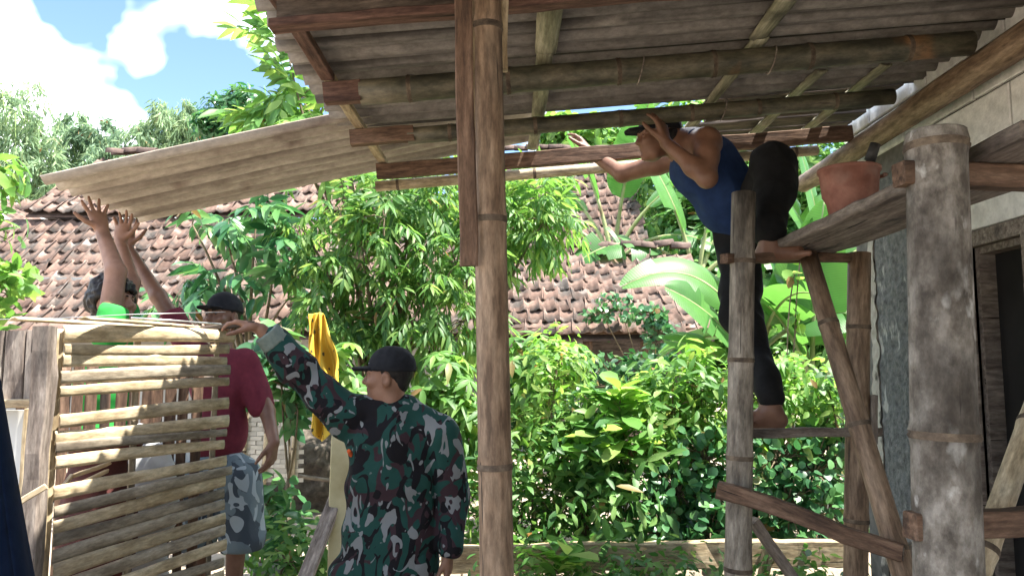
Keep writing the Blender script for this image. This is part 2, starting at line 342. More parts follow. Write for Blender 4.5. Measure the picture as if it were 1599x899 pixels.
def board_mesh(L, w, h, mat, seed=0, rough=.004, seg=None, chamfer=.004, bend=0.0, taper=1.0):
    """sawn piece: local Y width w, local Z thickness h, slightly uneven edges"""
    seg = seg or max(4, int(L / .08)); c = min(chamfer, w * .2, h * .2)
    prof = np.array([(-w/2+c, -h/2), (w/2-c, -h/2), (w/2, -h/2+c), (w/2, h/2-c), (w/2-c, h/2), (-w/2+c, h/2), (-w/2, h/2-c), (-w/2, -h/2+c)])
    xs = np.linspace(0, L, seg + 1); v = []
    for i, x in enumerate(xs):
        k = 1 + (taper - 1) * x / L
        p = np.concatenate([np.full((8, 1), x), prof * k], 1)
        jit = np.stack([np.zeros(8), vnoise(p + seed * 3.3, 9, seed), vnoise(p + 11 + seed, 9, seed + 1)], 1) * rough
        p = p + jit; p[:, 2] += bend * math.sin(math.pi * x / L)
        if i in (0, seg): p[:, 0] += vnoise(p, 40, seed) * rough * .8
        v.append(p)
    q = []
    for i in range(seg):
        for j in range(8):
            k = (j + 1) % 8; q.append((i*8+j, (i+1)*8+j, (i+1)*8+k, i*8+k))
    v = np.concatenate(v); n = len(v)
    v = np.concatenate([v, v[:8].mean(0, keepdims=True), v[-8:].mean(0, keepdims=True)]) if False else np.concatenate([v, v[:8].mean(0)[None], v[n-8:n].mean(0)[None]])
    t = []
    for j in range(8):
        k = (j + 1) % 8; t += [(n, j, k), (n + 1, seg*8 + k, seg*8 + j)]
    return mesh_np('board', v, t, q, False, mat)

def board(name, p0, p1, w, h, mat, parent=None, up=(0, 0, 1), seed=0, rough=.004, bend=0.0, taper=1.0, chamfer=.004):
    M, L = frame(p0, p1, up)
    return part(name, board_mesh(L, w, h, mat, seed, rough, None, chamfer, bend, taper), parent, M)

def slat_mesh(L, w, mat, seed=0, curve=.35, thick=.006, nodes=.28, bow=.01):
    """split bamboo strip: outside faces local -Y, width along local Z"""
    rn = random.Random(seed); n = 5; seg = max(6, int(L / .045)); ph = rn.uniform(0, 6); nx = [rn.uniform(.03, .25)]
    while nx[-1] < L: nx.append(nx[-1] + nodes * rn.uniform(.85, 1.15))
    v = []
    for i in range(seg + 1):
        x = L * i / seg; kn = sum(math.exp(-((x - a) / .012) ** 2) for a in nx)
        ww = w * (1 + .07 * math.sin(x * 5 + ph) + .05 * vnoise(np.array([x * 14.0, seed * 1.7, 0.3]), 1, seed))
        zc = bow * math.sin(x * 3.1 + ph) ; yc = bow * .6 * math.sin(x * 2.3 + ph * 1.7)
        for j in range(n):
            s = -1 + 2 * j / (n - 1)
            v.append((x, yc - curve * ww * .5 * (1 - s * s) - .004 * kn, zc + s * ww * .5))
        for j in range(n):
            s = -1 + 2 * j / (n - 1)
            v.append((x, yc - curve * ww * .5 * (1 - s * s) + thick, zc + s * ww * .47))
    q = []; m = 2 * n
    for i in range(seg):
        a, b = i * m, (i + 1) * m
        for j in range(n - 1):
            q += [(a+j, b+j, b+j+1, a+j+1), (a+n+j+1, b+n+j+1, b+n+j, a+n+j)]
        q += [(a, a+n, b+n, b), (a+n-1, b+n-1, b+2*n-1, a+2*n-1)]
    for a in (0, seg * m):
        for j in range(n - 1):
            q.append((a+j, a+j+1, a+n+j+1, a+n+j) if a == 0 else (a+j+1, a+j, a+n+j, a+n+j+1))
    return mesh_np('slat', v, None, q, True, mat)

def slat(name, p0, p1, w, mat, parent=None, seed=0, up=(0, 0, 1), **k):
    M, L = frame(p0, p1, up)
    return part(name, slat_mesh(L, w, mat, seed, **k), parent, M)

def log_mesh(L, r0, r1, mat, seed=0, amp=.12, sides=16):
    seg = max(8, int(L / .06)); an = np.arange(sides) * 2 * math.pi / sides; v = []
    for i in range(seg + 1):
        x = L * i / seg; r = r0 + (r1 - r0) * i / seg
        p = np.stack([np.full(sides, x * 4), np.cos(an) * 1.3, np.sin(an) * 1.3], 1)
        rr = r * (1 + amp * vnoise(p + seed, 1, seed) + amp * .5 * vnoise(p * 3 + seed, 1, seed + 1))
        v.append(np.stack([np.full(sides, x), np.cos(an) * rr, np.sin(an) * rr], 1))
    q = [(i*sides+j, (i+1)*sides+j, (i+1)*sides+(j+1) % sides, i*sides+(j+1) % sides) for i in range(seg) for j in range(sides)]
    v = np.concatenate(v); n = len(v); t = []
    v = np.concatenate([v, [[0, 0, 0], [L, 0, 0]]])
    for j in range(sides):
        k = (j + 1) % sides; t += [(n, j, k), (n + 1, seg*sides + k, seg*sides + j)]
    return mesh_np('log', v, t, q, True, mat)

def log(name, p0, p1, r0, r1, mat, parent=None, seed=0, amp=.12):
    M, L = frame(p0, p1); return part(name, log_mesh(L, r0, r1, mat, seed, amp), parent, M)

def corrugated(L, W, mat, pitch=.112, amp=.038, thick=.006, sag=0.0, seed=0, chip=0.0, nx=26):
    """local X along the corrugations (length L), local Y across (width W)"""
    per = 14; ny = int(round(W / pitch * per)); xs = np.linspace(0, L, nx + 1); ys = np.linspace(0, W, ny + 1)
    X, Y = np.meshgrid(xs, ys, indexing='ij')
    if chip:   # uneven, broken ends
        e = chip * vnoise(np.stack([Y * 14, Y * 0 + seed, Y * 0], -1), 1, seed)
        X = X + np.where(X < .02, e, 0) + np.where(X > L - .02, e * .5, 0)
    Z = amp * (1 - 2 * np.abs(np.sin(math.pi * Y / pitch + .6)) ** 1.1) - sag * np.sin(math.pi * X / L) + .004 * vnoise(np.stack([X * 2, Y * 2, Y * 0], -1), 1, seed)
    top = np.stack([X, Y, Z + thick / 2], -1).reshape(-1, 3); bot = np.stack([X, Y, Z - thick / 2], -1).reshape(-1, 3)
    n = len(top); I = np.arange(n).reshape(nx + 1, ny + 1)
    a, b, c, d = I[:-1, :-1], I[1:, :-1], I[1:, 1:], I[:-1, 1:]
    q = [np.stack([a, b, c, d], -1).reshape(-1, 4), np.stack([d, c, b, a], -1).reshape(-1, 4) + n]
    for e0, e1 in ((I[:-1, 0], I[1:, 0]), (I[1:, -1], I[:-1, -1]), (I[0, 1:], I[0, :-1]), (I[-1, :-1], I[-1, 1:])):
        q.append(np.stack([e1, e0, e0 + n, e1 + n], -1))
    me = mesh_np('sheet', np.concatenate([top, bot]), None, np.concatenate(q), True, mat)
    return me

# ------------------------------------------------------------------ bodies and cloth: smooth unions of tapered limbs, meshed with surface nets
class Sdf:
    def __init__(s): s.p = []
    def cone(s, a, b, ra, rb, k=.02, sub=False):
        s.p.append(('c', np.asarray(a, float), np.asarray(b, float), float(ra), float(rb), k, sub)); return s
    def chain(s, pts, rad, k=.02):
        for i in range(len(pts) - 1): s.cone(pts[i], pts[i+1], rad[i], rad[i+1], k)
        return s
    def ell(s, c, r, ax=None, k=.02, sub=False):
        s.p.append(('e', np.asarray(c, float), np.asarray(r, float), np.eye(3) if ax is None else np.asarray(ax, float), 0, k, sub)); return s
    def half(s, pt, n):          # keep only the side the normal points away from
        s.p.append(('h', np.asarray(pt, float), nrm(n), 0, 0, 0, False)); return s
    def mesh(s, name, vox, mat, disp=None):
        lo = np.full(3, 1e9); hi = np.full(3, -1e9); bx = []
        for p in s.p:
            if p[0] == 'c': a = np.minimum(p[1] - p[3], p[2] - p[4]); b = np.maximum(p[1] + p[3], p[2] + p[4])
            elif p[0] == 'e': ext = np.abs(p[3].T * p[2][None, :] @ np.eye(3)).sum(1) if False else np.abs(p[3]).T @ p[2]; a = p[1] - ext; b = p[1] + ext
            else: bx.append(None); continue
            bx.append((a, b))
            if not p[6]: lo = np.minimum(lo, a); hi = np.maximum(hi, b)
        lo = lo - .04; hi = hi + .04
        dims = np.ceil((hi - lo) / vox).astype(int) + 1
        D = np.full(dims, .2, np.float32)
        for p, b in zip(s.p, bx):
            if b is None:
                ax = [lo[i] + np.arange(dims[i]) * vox for i in range(3)]
                d = (ax[0][:, None, None] - p[1][0]) * p[2][0] + (ax[1][None, :, None] - p[1][1]) * p[2][1] + (ax[2][None, None, :] - p[1][2]) * p[2][2]
                D = np.maximum(D, d.astype(np.float32)); continue
            m = p[5] + .03
            i0 = np.clip(np.floor((b[0] - m - lo) / vox).astype(int), 0, dims); i1 = np.clip(np.ceil((b[1] + m - lo) / vox).astype(int) + 1, 0, dims)
            if np.any(i1 <= i0): continue
            g = np.stack(np.meshgrid(*[lo[i] + np.arange(i0[i], i1[i]) * vox for i in range(3)], indexing='ij'), -1).astype(np.float32)
            if p[0] == 'c':
                ab = p[2] - p[1]; l2 = max(float(ab @ ab), 1e-9); pa = g - p[1].astype(np.float32)
                t = np.clip((pa @ ab.astype(np.float32)) / l2, 0, 1); d = np.linalg.norm(pa - t[..., None] * ab.astype(np.float32), axis=-1) - (p[3] + (p[4] - p[3]) * t)
            else:
                q = (g - p[1].astype(np.float32)) @ p[3].T.astype(np.float32); k0 = np.linalg.norm(q / p[2], axis=-1); k1 = np.linalg.norm(q / p[2] ** 2, axis=-1)
                d = k0 * (k0 - 1) / np.maximum(k1, 1e-6); d = np.where(k0 < 1e-4, -p[2].min(), d)
            sl = tuple(slice(i0[i], i1[i]) for i in range(3)); O = D[sl]; k = max(p[5], 1e-4)
            if p[6]:
                h = np.clip(.5 - .5 * (O + d) / k, 0, 1); D[sl] = O * (1 - h) - d * h + k * h * (1 - h)
            else:
                h = np.clip(.5 + .5 * (O - d) / k, 0, 1); D[sl] = O * (1 - h) + d * h - k * h * (1 - h)
        I = D < 0
        c = [D[dx:dims[0]-1+dx, dy:dims[1]-1+dy, dz:dims[2]-1+dz] for dx in (0, 1) for dy in (0, 1) for dz in (0, 1)]
        cnt = sum((x < 0).astype(np.int8) for x in c); act = (cnt > 0) & (cnt < 8)
        idx = np.full(act.shape, -1, np.int64); ijk = np.argwhere(act); idx[act] = np.arange(len(ijk))
        cv = np.stack([x[act] for x in c], 1); off = np.array([(dx, dy, dz) for dx in (0, 1) for dy in (0, 1) for dz in (0, 1)], float)
        acc = np.zeros((len(ijk), 3)); num = np.zeros(len(ijk))
        for a in range(8):
            for b in range(a + 1, 8):
                if np.abs(off[a] - off[b]).sum() != 1: continue
                va, vb = cv[:, a], cv[:, b]; cr = (va < 0) != (vb < 0); t = np.where(cr, va / np.where(np.abs(va - vb) < 1e-9, 1, va - vb), 0)
                acc += np.where(cr[:, None], off[a] + t[:, None] * (off[b] - off[a]), 0); num += cr
        co = lo + (ijk + acc / np.maximum(num, 1)[:, None]) * vox
        quads = []
        for ax in range(3):
            u, w = [(1, 2), (2, 0), (0, 1)][ax]
            s0 = [slice(None)] * 3; s1 = [slice(None)] * 3; s0[ax] = slice(0, -1); s1[ax] = slice(1, None)
            A0, B0 = I[tuple(s0)], I[tuple(s1)]
            e = np.argwhere(A0 != B0)
            ok = (e[:, u] > 0) & (e[:, w] > 0) & (e[:, u] < dims[u] - 1) & (e[:, w] < dims[w] - 1); e = e[ok]
            fl = A0[tuple(e.T)]
            def ci(du, dw):
                f = e.copy(); f[:, u] += du; f[:, w] += dw; return idx[tuple(f.T)]
            q = np.stack([ci(-1, -1), ci(0, -1), ci(0, 0), ci(-1, 0)], 1)
            q[~fl] = q[~fl][:, ::-1]; quads.append(q)
        q = np.concatenate(quads); q = q[(q >= 0).all(1)]
        if disp is not None:
            n = np.zeros_like(co); fn = np.cross(co[q[:, 2]] - co[q[:, 0]], co[q[:, 3]] - co[q[:, 1]])
            for j in range(4): np.add.at(n, q[:, j], fn)
            co = co + nrm(n) * disp(co)[:, None]
        return mesh_np(name, co, None, q, True, mat)

def wrinkle(amp, scale=9, stretch=(1, 1, 1.8), seed=0):
    def f(p):
        w = np.stack([vnoise(p, 3, seed + 5), vnoise(p, 3, seed + 6), vnoise(p, 3, seed + 7)], -1) * .06
        q = (p + w) / np.array(stretch)
        r = 1 - np.abs(vnoise(q, scale, seed)) * 2
        return amp * (r * .7 + .5 * vnoise(q, scale * 2.3, seed + 1))
    return f

def basis(f, u):
    f = nrm(f); s = nrm(np.cross(f, u)); u = np.cross(s, f); return f, s, u

def add_head(S, c, f, u, k=1.0):
    """skull, face, nose, brow, lips and ears; f looks ahead, u up the head, s to the person's right"""
    f, s, u = basis(f, u); ax = np.stack([s, f, u]); P = lambda a, b, d: c + k * (a * s + b * f + d * u)
    S.ell(P(0, -.018, .035), np.array([.076, .096, .088]) * k, ax, .02)
    S.ell(P(0, .03, -.03), np.array([.060, .066, .088]) * k, ax, .03)
    S.cone(P(-.03, .035, -.085), P(.03, .035, -.085), .026 * k, .026 * k, .03)
    S.ell(P(0, .075, -.098), np.array([.022, .02, .02]) * k, ax, .025)
    for sg in (-1, 1):
        S.cone(P(sg * .012, .092, .022), P(sg * .045, .078, .022), .010 * k, .009 * k, .012)
        S.ell(P(sg * .043, .066, -.025), np.array([.022, .024, .02]) * k, ax, .02)
        S.ell(P(sg * .031, .092, .003), np.array([.017, .014, .010]) * k, ax, .008, True)
        S.ell(P(sg * .031, .080, .003), np.array([.013, .013, .012]) * k, ax, .003)
        S.ell(P(sg * .080, -.008, -.008), np.array([.011, .022, .032]) * k, ax, .008)
        S.ell(P(sg * .090, -.004, -.006), np.array([.006, .011, .017]) * k, ax, .004, True)
    S.cone(P(0, .088, .015), P(0, .108, -.026), .008 * k, .013 * k, .012)
    S.cone(P(-.010, .096, -.031), P(.010, .096, -.031), .009 * k, .009 * k, .008)
    S.cone(P(-.018, .086, -.056), P(.018, .086, -.056), .007 * k, .007 * k, .006)
    S.cone(P(-.015, .084, -.068), P(.015, .084, -.068), .008 * k, .008 * k, .006)
    return P, ax

def add_hand(S, w, f, n, side, curl=(.3, .3, .3, .3), spread=.25, thumb=.6, k=1.0, tcurl=.3):
    """w wrist, f towards the fingertips, n the way the palm faces, side = +1 when the thumb is on f x n"""
    f = nrm(f); n = nrm(n - f * np.dot(n, f)); lat = np.cross(f, n) * side
    for i, o in enumerate((.030, .010, -.010, -.030)):
        kn = w + k * (f * (.092 - .006 * abs(i - 1)) + lat * o)
        S.cone(w + k * (f * .012 + lat * o * .55), kn, .0155 * k, .0125 * k, .014)
        L = (.068, .078, .072, .056)[i]; d = nrm(f + lat * spread * (1.5 - i) * .45); p = kn; a = 0.0
        for j, fr in enumerate((.45, .30, .25)):
            a += curl[i] * (1.0, 1.15, .8)[j]; dd = nrm(d * math.cos(a) + n * math.sin(a)); p2 = p + dd * L * fr * k
            S.cone(p, p2, (.0098 - .0011 * j) * k, (.0088 - .0011 * j) * k, .004); p = p2
    S.ell(w + k * (f * .045 + n * .006), np.array([.035, .050, .016]) * k, np.stack([lat, f, n]), .012)
    b = w + k * (f * .022 + lat * .024 + n * .006); d = nrm(f * (1 - thumb * .55) + lat * thumb + n * tcurl)
    m = b + d * .045 * k; S.cone(b, m, .0145 * k, .0115 * k, .012); d2 = nrm(d + f * .35 + n * tcurl * .5); m2 = m + d2 * .033 * k
    S.cone(m, m2, .0112 * k, .0098 * k, .004); S.cone(m2, m2 + nrm(d2 + f * .2) * .026 * k, .0098 * k, .0075 * k, .004)

def add_foot(S, ank, f, k=1.0):
    f = nrm(np.array([f[0], f[1], 0])); s = np.array([f[1], -f[0], 0]); z = np.array([0, 0, 1.0])
    S.cone(ank, ank - z * .045 * k - f * .025 * k, .038 * k, .036 * k, .02)
    S.cone(ank - z * .02 * k, ank + f * .10 * k - z * .05 * k, .037 * k, .026 * k, .025)
    S.cone(ank - z * .055 * k - f * .03 * k, ank + f * .11 * k - z * .06 * k + s * .015 * k, .026 * k, .024 * k, .03)
    for i in range(5):
        o = (.032, .013, -.003, -.018, -.032)[i]; L = (.05, .045, .04, .034, .028)[i]
        b = ank + f * (.115 - .009 * i) * k - z * .066 * k + s * o * k
        S.cone(b, b + f * L * k, (.0135 if i == 0 else .0095) * k, (.0115 if i == 0 else .008) * k, .006)
    return S
# ------------------------------------------------------------------ the ground
def sstep(a, b, x): t = np.clip((x - a) / (b - a), 0, 1); return t * t * (3 - 2 * t)
def gz(x, y):
    x = np.asarray(x, float); y = np.asarray(y, float)
    left = .30 * sstep(3.45, 3.75, y) * (1 - sstep(-1.05, -.85, x))
    right = .40 * sstep(4.82, 5.0, y) * sstep(-1.15, -.75, x)
    far = .30 * sstep(4.9, 5.6, y)
    return np.maximum(np.maximum(left, right), far) + .10 * sstep(6, 9, y)

def build_ground():
    g = lambda a: np.concatenate(a)
    xs = g([np.linspace(-400, -14, 10), np.linspace(-12, -4, 17)[:-1], np.linspace(-4, 3.5, 100), np.linspace(4, 12, 17), np.linspace(14, 400, 10)])
    ys = g([np.linspace(-300, -6, 8), np.linspace(-5, 2, 20), np.linspace(2.1, 7, 100), np.linspace(7.3, 16, 30), np.linspace(18, 600, 12)])
    X, Y = np.meshgrid(xs, ys, indexing='ij'); Z = gz(X, Y)
    P = np.stack([X, Y, X * 0], -1); near = (np.abs(X) < 13) & (Y < 17) & (Y > -6)
    Z = Z + np.where(near, .018 * vnoise(P, 2.3, 3) + .012 * vnoise(P, 7, 4) , 0)
    n = X.shape; I = np.arange(n[0] * n[1]).reshape(n)
    q = np.stack([I[:-1, :-1], I[1:, :-1], I[1:, 1:], I[:-1, 1:]], -1).reshape(-1, 4)
    o = part('ground', mesh_np('ground', np.stack([X, Y, Z], -1), None, q, True, MAT['earth']))
    tag(o, 'bare brown earth of the yard and garden', 'ground', None, 'structure')
build_ground()

# ------------------------------------------------------------------ block wall of the house on the right (plane x = WX, runs away from the camera)
WX = 2.02
def build_wall():
    t = thing('block_wall', (WX, 3.2, 0), 'white concrete block house wall with a narrow dark doorway, right edge', 'wall')
    D0, D1, DZ = 3.00, 3.37, 2.12                     # doorway from D0 to D1 along Y, top DZ
    mb = MB(); mb.box((WX + .018, -1.5, 0), (WX + .17, D0, 3.6)); mb.box((WX + .018, D1, 0), (WX + .17, 4.5, 3.6)); mb.box((WX + .018, D0, DZ), (WX + .17, D1, 3.6))
    part('mortar_bed', mb.mesh('mortar_bed', MAT['mortar'], False), t)
    meshes = {}
    def block(y0, y1, z0, z1, k):
        w, h = y1 - y0 - .012, z1 - z0 - .012
        if w < .03 or h < .03: return
        key = (round(w, 3), round(h, 3))
        if key not in meshes:
            b = .005; v = []; q = []
            for (x, i) in ((.10, 0), (0.004, 0), (0, b)):
                v += [(x, i, i), (x, w - i, i), (x, w - i, h - i), (x, i, h - i)]
            for r in range(2):
                for j in range(4): q.append((r*4+j, r*4+(j+1) % 4, r*4+4+(j+1) % 4, r*4+4+j))
            q.append((8, 9, 10, 11)); meshes[key] = mesh_np('block', v, None, [f[::-1] for f in q], False, MAT['block'])
        part('block', meshes[key], t, Matrix.Translation((WX + RND.uniform(-.003, .003), y0 + .005, z0 + .005)))
    H = .203; k = 0
    for r in range(16):
        z0 = .12 + r * H; y = -1.2 + (.31 if r % 2 else 0) + .04 * math.sin(r * 2.3)
        while y < 4.5:
            y0, y1 = y, min(y + .60, 4.50); y += .60
            if z0 < 2.6 and y1 > 3.84: y1 = 3.84                # the concrete column takes the corner
            if y1 - y0 < .04: continue
            if z0 + H > DZ + .07 and z0 < DZ + .07 and y0 < D1 + .07 and y1 > D0 - .07:
                block(y0, y1, max(z0, DZ + .07), z0 + H, k) if z0 + H - DZ - .07 > .04 else None
                continue
            if z0 < DZ + .07 and y1 > D0 - .07 and y0 < D1 + .07:
                if y0 < D0 - .07: block(y0, D0 - .07, z0, z0 + H, k)
                if y1 > D1 + .07: block(D1 + .07, y1, z0, z0 + H, k)
                continue
            block(y0, y1, z0, z0 + H, k); k += 1
    # rough rendered column at the corner, chipped plaster along its edge
    def rough_box(lo, hi, mat, amp, seg, name):
        ys = np.linspace(lo[1], hi[1], seg[0] + 1); zs = np.linspace(lo[2], hi[2], seg[1] + 1)
        Y, Z = np.meshgrid(ys, zs, indexing='ij'); P = np.stack([Y * 0, Y, Z], -1)
        X = lo[0] + amp * (vnoise(P, 17, 2) + .7 * vnoise(P, 43, 3))
        Yj = Y + np.where((Y == lo[1]) | (Y == hi[1]), amp * 1.2 * vnoise(P, 13, 5), 0)
        F = np.stack([X, Yj, Z], -1).reshape(-1, 3); B = np.stack([X * 0 + hi[0], Yj, Z], -1).reshape(-1, 3); n = len(F)
        I = np.arange(n).reshape(Y.shape); a, b, c, d = I[:-1, :-1], I[1:, :-1], I[1:, 1:], I[:-1, 1:]
        q = [np.stack([d, c, b, a], -1).reshape(-1, 4)]
        for e0, e1 in ((I[0, 1:], I[0, :-1]), (I[-1, :-1], I[-1, 1:]), (I[:-1, 0], I[1:, 0]), (I[1:, -1], I[:-1, -1])):
            q.append(np.stack([e0, e1, e1 + n, e0 + n], -1)[:, ::-1])
        return part(name, mesh_np(name, np.concatenate([F, B]), None, np.concatenate(q), True, mat), t)
    tag(rough_box((WX - .022, 3.845, 0), (WX + .16, 4.19, 2.62), MAT['render_rough'], .006, (30, 190), 'rendered_column'), 'rough dark grey cement column at the wall corner')
    rough_box((WX - .030, 4.193, 0), (WX + .16, 4.265, 2.50), MAT['plaster_edge'], .010, (8, 150), 'plaster_edge')
    # door frame and a near-black sheet painted as the room's darkness
    f = part('door_frame', (lambda m: (m.box((WX - .012, D1, 0), (WX + .13, D1 + .065, DZ + .065)), m.box((WX - .012, D0 - .065, 0), (WX + .13, D0, DZ + .065)),
             m.box((WX - .012, D0, DZ), (WX + .13, D1, DZ + .065)), m)[-1])(MB()).mesh('door_frame', MAT['wood_grey'], False), t)
    part('inner_frame', (lambda m: (m.box((WX + .03, D1 - .03, 0), (WX + .10, D1, DZ - .03)), m.box((WX + .03, D0, DZ - .03), (WX + .10, D1, DZ)), m)[-1])(MB()).mesh('inner_frame', MAT['wood_grey'], False), f)
    part('doorway_dark', (lambda m: (m.box((WX + .10, D0 + .002, 0), (WX + .13, D1 - .002, DZ - .002)), m)[-1])(MB()).mesh('doorway_dark', MAT['dark_void'], False), t)
    mb = MB(); mb.box((WX + .175, -1.5, 0), (WX + 4.0, 4.48, 3.2)); part('house_body', mb.mesh('house_body', MAT['wall_white'], False), t)
build_wall()

o = log('log_beam', (1.94, 1.2, 2.855), (1.93, 5.0, 2.80), .068, .058, MAT['bamboo_tan'], None, 4, .10)
tag(o, 'long round wooden log fixed along the top of the block wall', 'beam')

# ------------------------------------------------------------------ lean-to roof
def build_roof():
    t = thing('lean_to_roof', (.5, 3, 2.6), 'grey corrugated lean-to roof on bamboo rafters, seen from below', 'roof')
    XL, XR = -.75, 1.92
    def rz(x): return 2.685 + (x + .75) * .0835          # centre line of the rafters
    def R(kind, Y, x0, x1, r, mat, seed, dz=0, **k):
        p0, p1 = (x0, Y, rz(x0) + dz), (x1, Y, rz(x1) + dz)
        if kind == 'b': return bamboo('bamboo_rafter', p0, p1, r, r * .95, mat, t, nodes=.38, seed=seed, **k)
        return board('wooden_rafter', p0, p1, r[0], r[1], mat, t, seed=seed, rough=.005, **k)
    R('w', -2.2, XL, 2.0, (.05, .09), MAT['wood_dark'], 8); R('w', -.6, XL, 2.0, (.05, .09), MAT['wood_dark'], 9); R('w', .9, XL, 2.0, (.05, .09), MAT['wood_dark'], 1); R('w', 1.6, XL, 2.0, (.05, .09), MAT['wood_dark'], 2)  # first two rafters added under the unseen sheets behind the camera
    R('w', 2.28, XL + .03, 2.0, (.06, .10), MAT['wood_dark'], 3, .005)
    board('wooden_rafter', (XL + .02, 2.245, rz(XL) - .058), (.9, 2.245, rz(.9) - .05), .06, .028, MAT['wood_red'], t, seed=5, rough=.006)
    tag(R('b', 3.00, -.61, 1.86, .051, MAT['bamboo_dark'], 11), 'dark green bamboo rafter with brown scorched patches')
    board('rafter_stub', (XL - .0, 2.985, rz(XL) + .0), (-.605, 2.985, rz(-.6)), .055, .085, MAT['wood_red'], t, seed=6)
    R('b', 3.60, XL + .25, 1.84, .040, MAT['bamboo_dark'], 12, -.005); board('rafter_stub', (XL - .02, 3.585, rz(XL)), (XL + .28, 3.585, rz(XL) + .024), .05, .075, MAT['wood_brown'], t, seed=7)
    R('w', 4.19, XL, 1.90, (.045, .085), MAT['wood_brown'], 13, -.01)
    tag(R('b', 4.55, -.82, 1.85, .033, MAT['bamboo_pale'], 14, .0), 'pale sunlit bamboo rafter')
    # battens between rafters and sheets
    def bz(x): return rz(x) + .068
    board('batten', (-.735, 1.0, bz(-.735)), (-.735, 2.97, bz(-.735) - .004), .055, .030, MAT['wood_red'], t, seed=21)
    board('batten', (-.735, 2.98, bz(-.735) - .004), (-.72, 4.22, bz(-.73) - .02), .050, .026, MAT['wood_pale'], t, seed=22)
    def split(x, y0, y1, s, w=.072, dz=0):
        M, L = frame((x, y0, bz(x) + dz), (x - .012, y1, bz(x) + dz)); M = M @ Matrix.Rotation(math.pi / 2, 4, 'X')
        part('split_batten', slat_mesh(L, w, MAT['split'], s, .28, .010, .34, .004), t, M)
    split(.145, 1.2, 2.92, 1, .082); split(.13, 2.90, 4.24, 2, .066, -.006)
    split(.99, 1.2, 2.95, 3, .075); split(.985, 2.93, 4.24, 4, .062, -.004)
    split(1.42, 3.4, 4.7, 5, .06, .01); split(1.72, 3.4, 4.7, 6, .06, .01)
    # corrugated sheets laid so far, plus two added unseen; each overlaps the next
    sl = math.atan(.0835)
    for i, (y0, dz, s) in enumerate(((-1.77, .006, 6), (-.81, .002, 7), (.15, .008, 1), (1.12, .004, 2), (2.09, .012, 3), (2.72, .0, 4))):  # first two added behind the camera to block light from there
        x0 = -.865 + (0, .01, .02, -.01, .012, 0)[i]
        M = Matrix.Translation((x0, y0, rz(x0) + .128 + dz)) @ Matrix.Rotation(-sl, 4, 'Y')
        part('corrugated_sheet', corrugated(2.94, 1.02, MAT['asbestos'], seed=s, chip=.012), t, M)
    # boards of the older eave further back
    for i, (y, w) in enumerate(((3.86, .17), (4.06, .18), (4.27, .16), (4.47, .19))):
        x0 = 1.02 + .05 * math.sin(i * 2.1)
        board('eave_board', (x0, y, rz(x0) + .118), (1.99, y, rz(1.99) + .118), w, .02, MAT['wood_dark'], t, seed=40 + i)
    # wire ties
    for (x, Y, r) in ((1.02, 3.6, .05), (1.05, 3.0, .056), (.52, 3.0, .055), (-.1, 3.0, .055)):
        mb = MB(); a = np.linspace(0, 2 * math.pi, 17); c = np.array([x, Y, rz(x) - .003])
        mb.tube([c + np.array([.012 * math.sin(q), r * math.cos(q), r * math.sin(q)]) for q in a], .003, 5, False)
        part('wire_tie', mb.mesh('wire_tie', MAT['wood_grey']), t)
    return t
build_roof()

def build_held_sheet():
    n0, n1 = A(62, 275, 3.58), A(497, 184, 3.60); f0, f1 = A(186, 341, 4.52), A(592, 258, 4.50)
    x = nrm((n1 - n0) + (f1 - f0)); yv = (f0 - n0) ; yv = nrm(yv - x * np.dot(yv, x)); z = np.cross(x, yv)
    M = Matrix([[x[0], yv[0], z[0], n0[0]], [x[1], yv[1], z[1], n0[1]], [x[2], yv[2], z[2], n0[2]], [0, 0, 0, 1]])
    o = part('corrugated_sheet', corrugated(2.45, .98, MAT['asbestos_new'], pitch=.118, amp=.036, seed=9, chip=.004, sag=-.012), None, M)
    tag(o, 'lighter loose corrugated sheet being pushed up onto the rafters by raised hands', 'roofing sheet')
    return M
HELD = build_held_sheet()

# ------------------------------------------------------------------ centre post
def build_post():
    b = A(776, 900, 2.12); top = A(759, 0, 2.12); d = (top - b) / (top[2] - b[2])
    p0 = b + d * (-.02 - b[2]); p1 = b + d * (2.745 - b[2])
    t = thing('roof_post', p0, 'tall tan bamboo roof post with a plank nailed to its side, centre', 'post')
    bamboo('bamboo_pole', p0, p1, .0475, .0445, MAT['bamboo_tan'], t, nodes=.62, seed=31)
    # side plank: broad face to the camera, foot at y 415
    q0, q1 = A(733, 415, 2.07), A(722, -60, 2.07)
    board('side_plank', q0, q1, .020, .050, MAT['wood_brown'], t, up=(1, 0, 0), seed=32, rough=.004)
    q0, q1 = A(742, 240, 2.10), A(741, -60, 2.10); board('side_plank', q0, q1, .02, .016, MAT['wood_pale'], t, up=(1, 0, 0), seed=34)
    q0, q1 = A(783, 110, 2.17), A(787, -60, 2.17); board('side_plank', q0, q1, .03, .03, MAT['wood_pale'], t, up=(1, 0, 0), seed=33)
build_post()

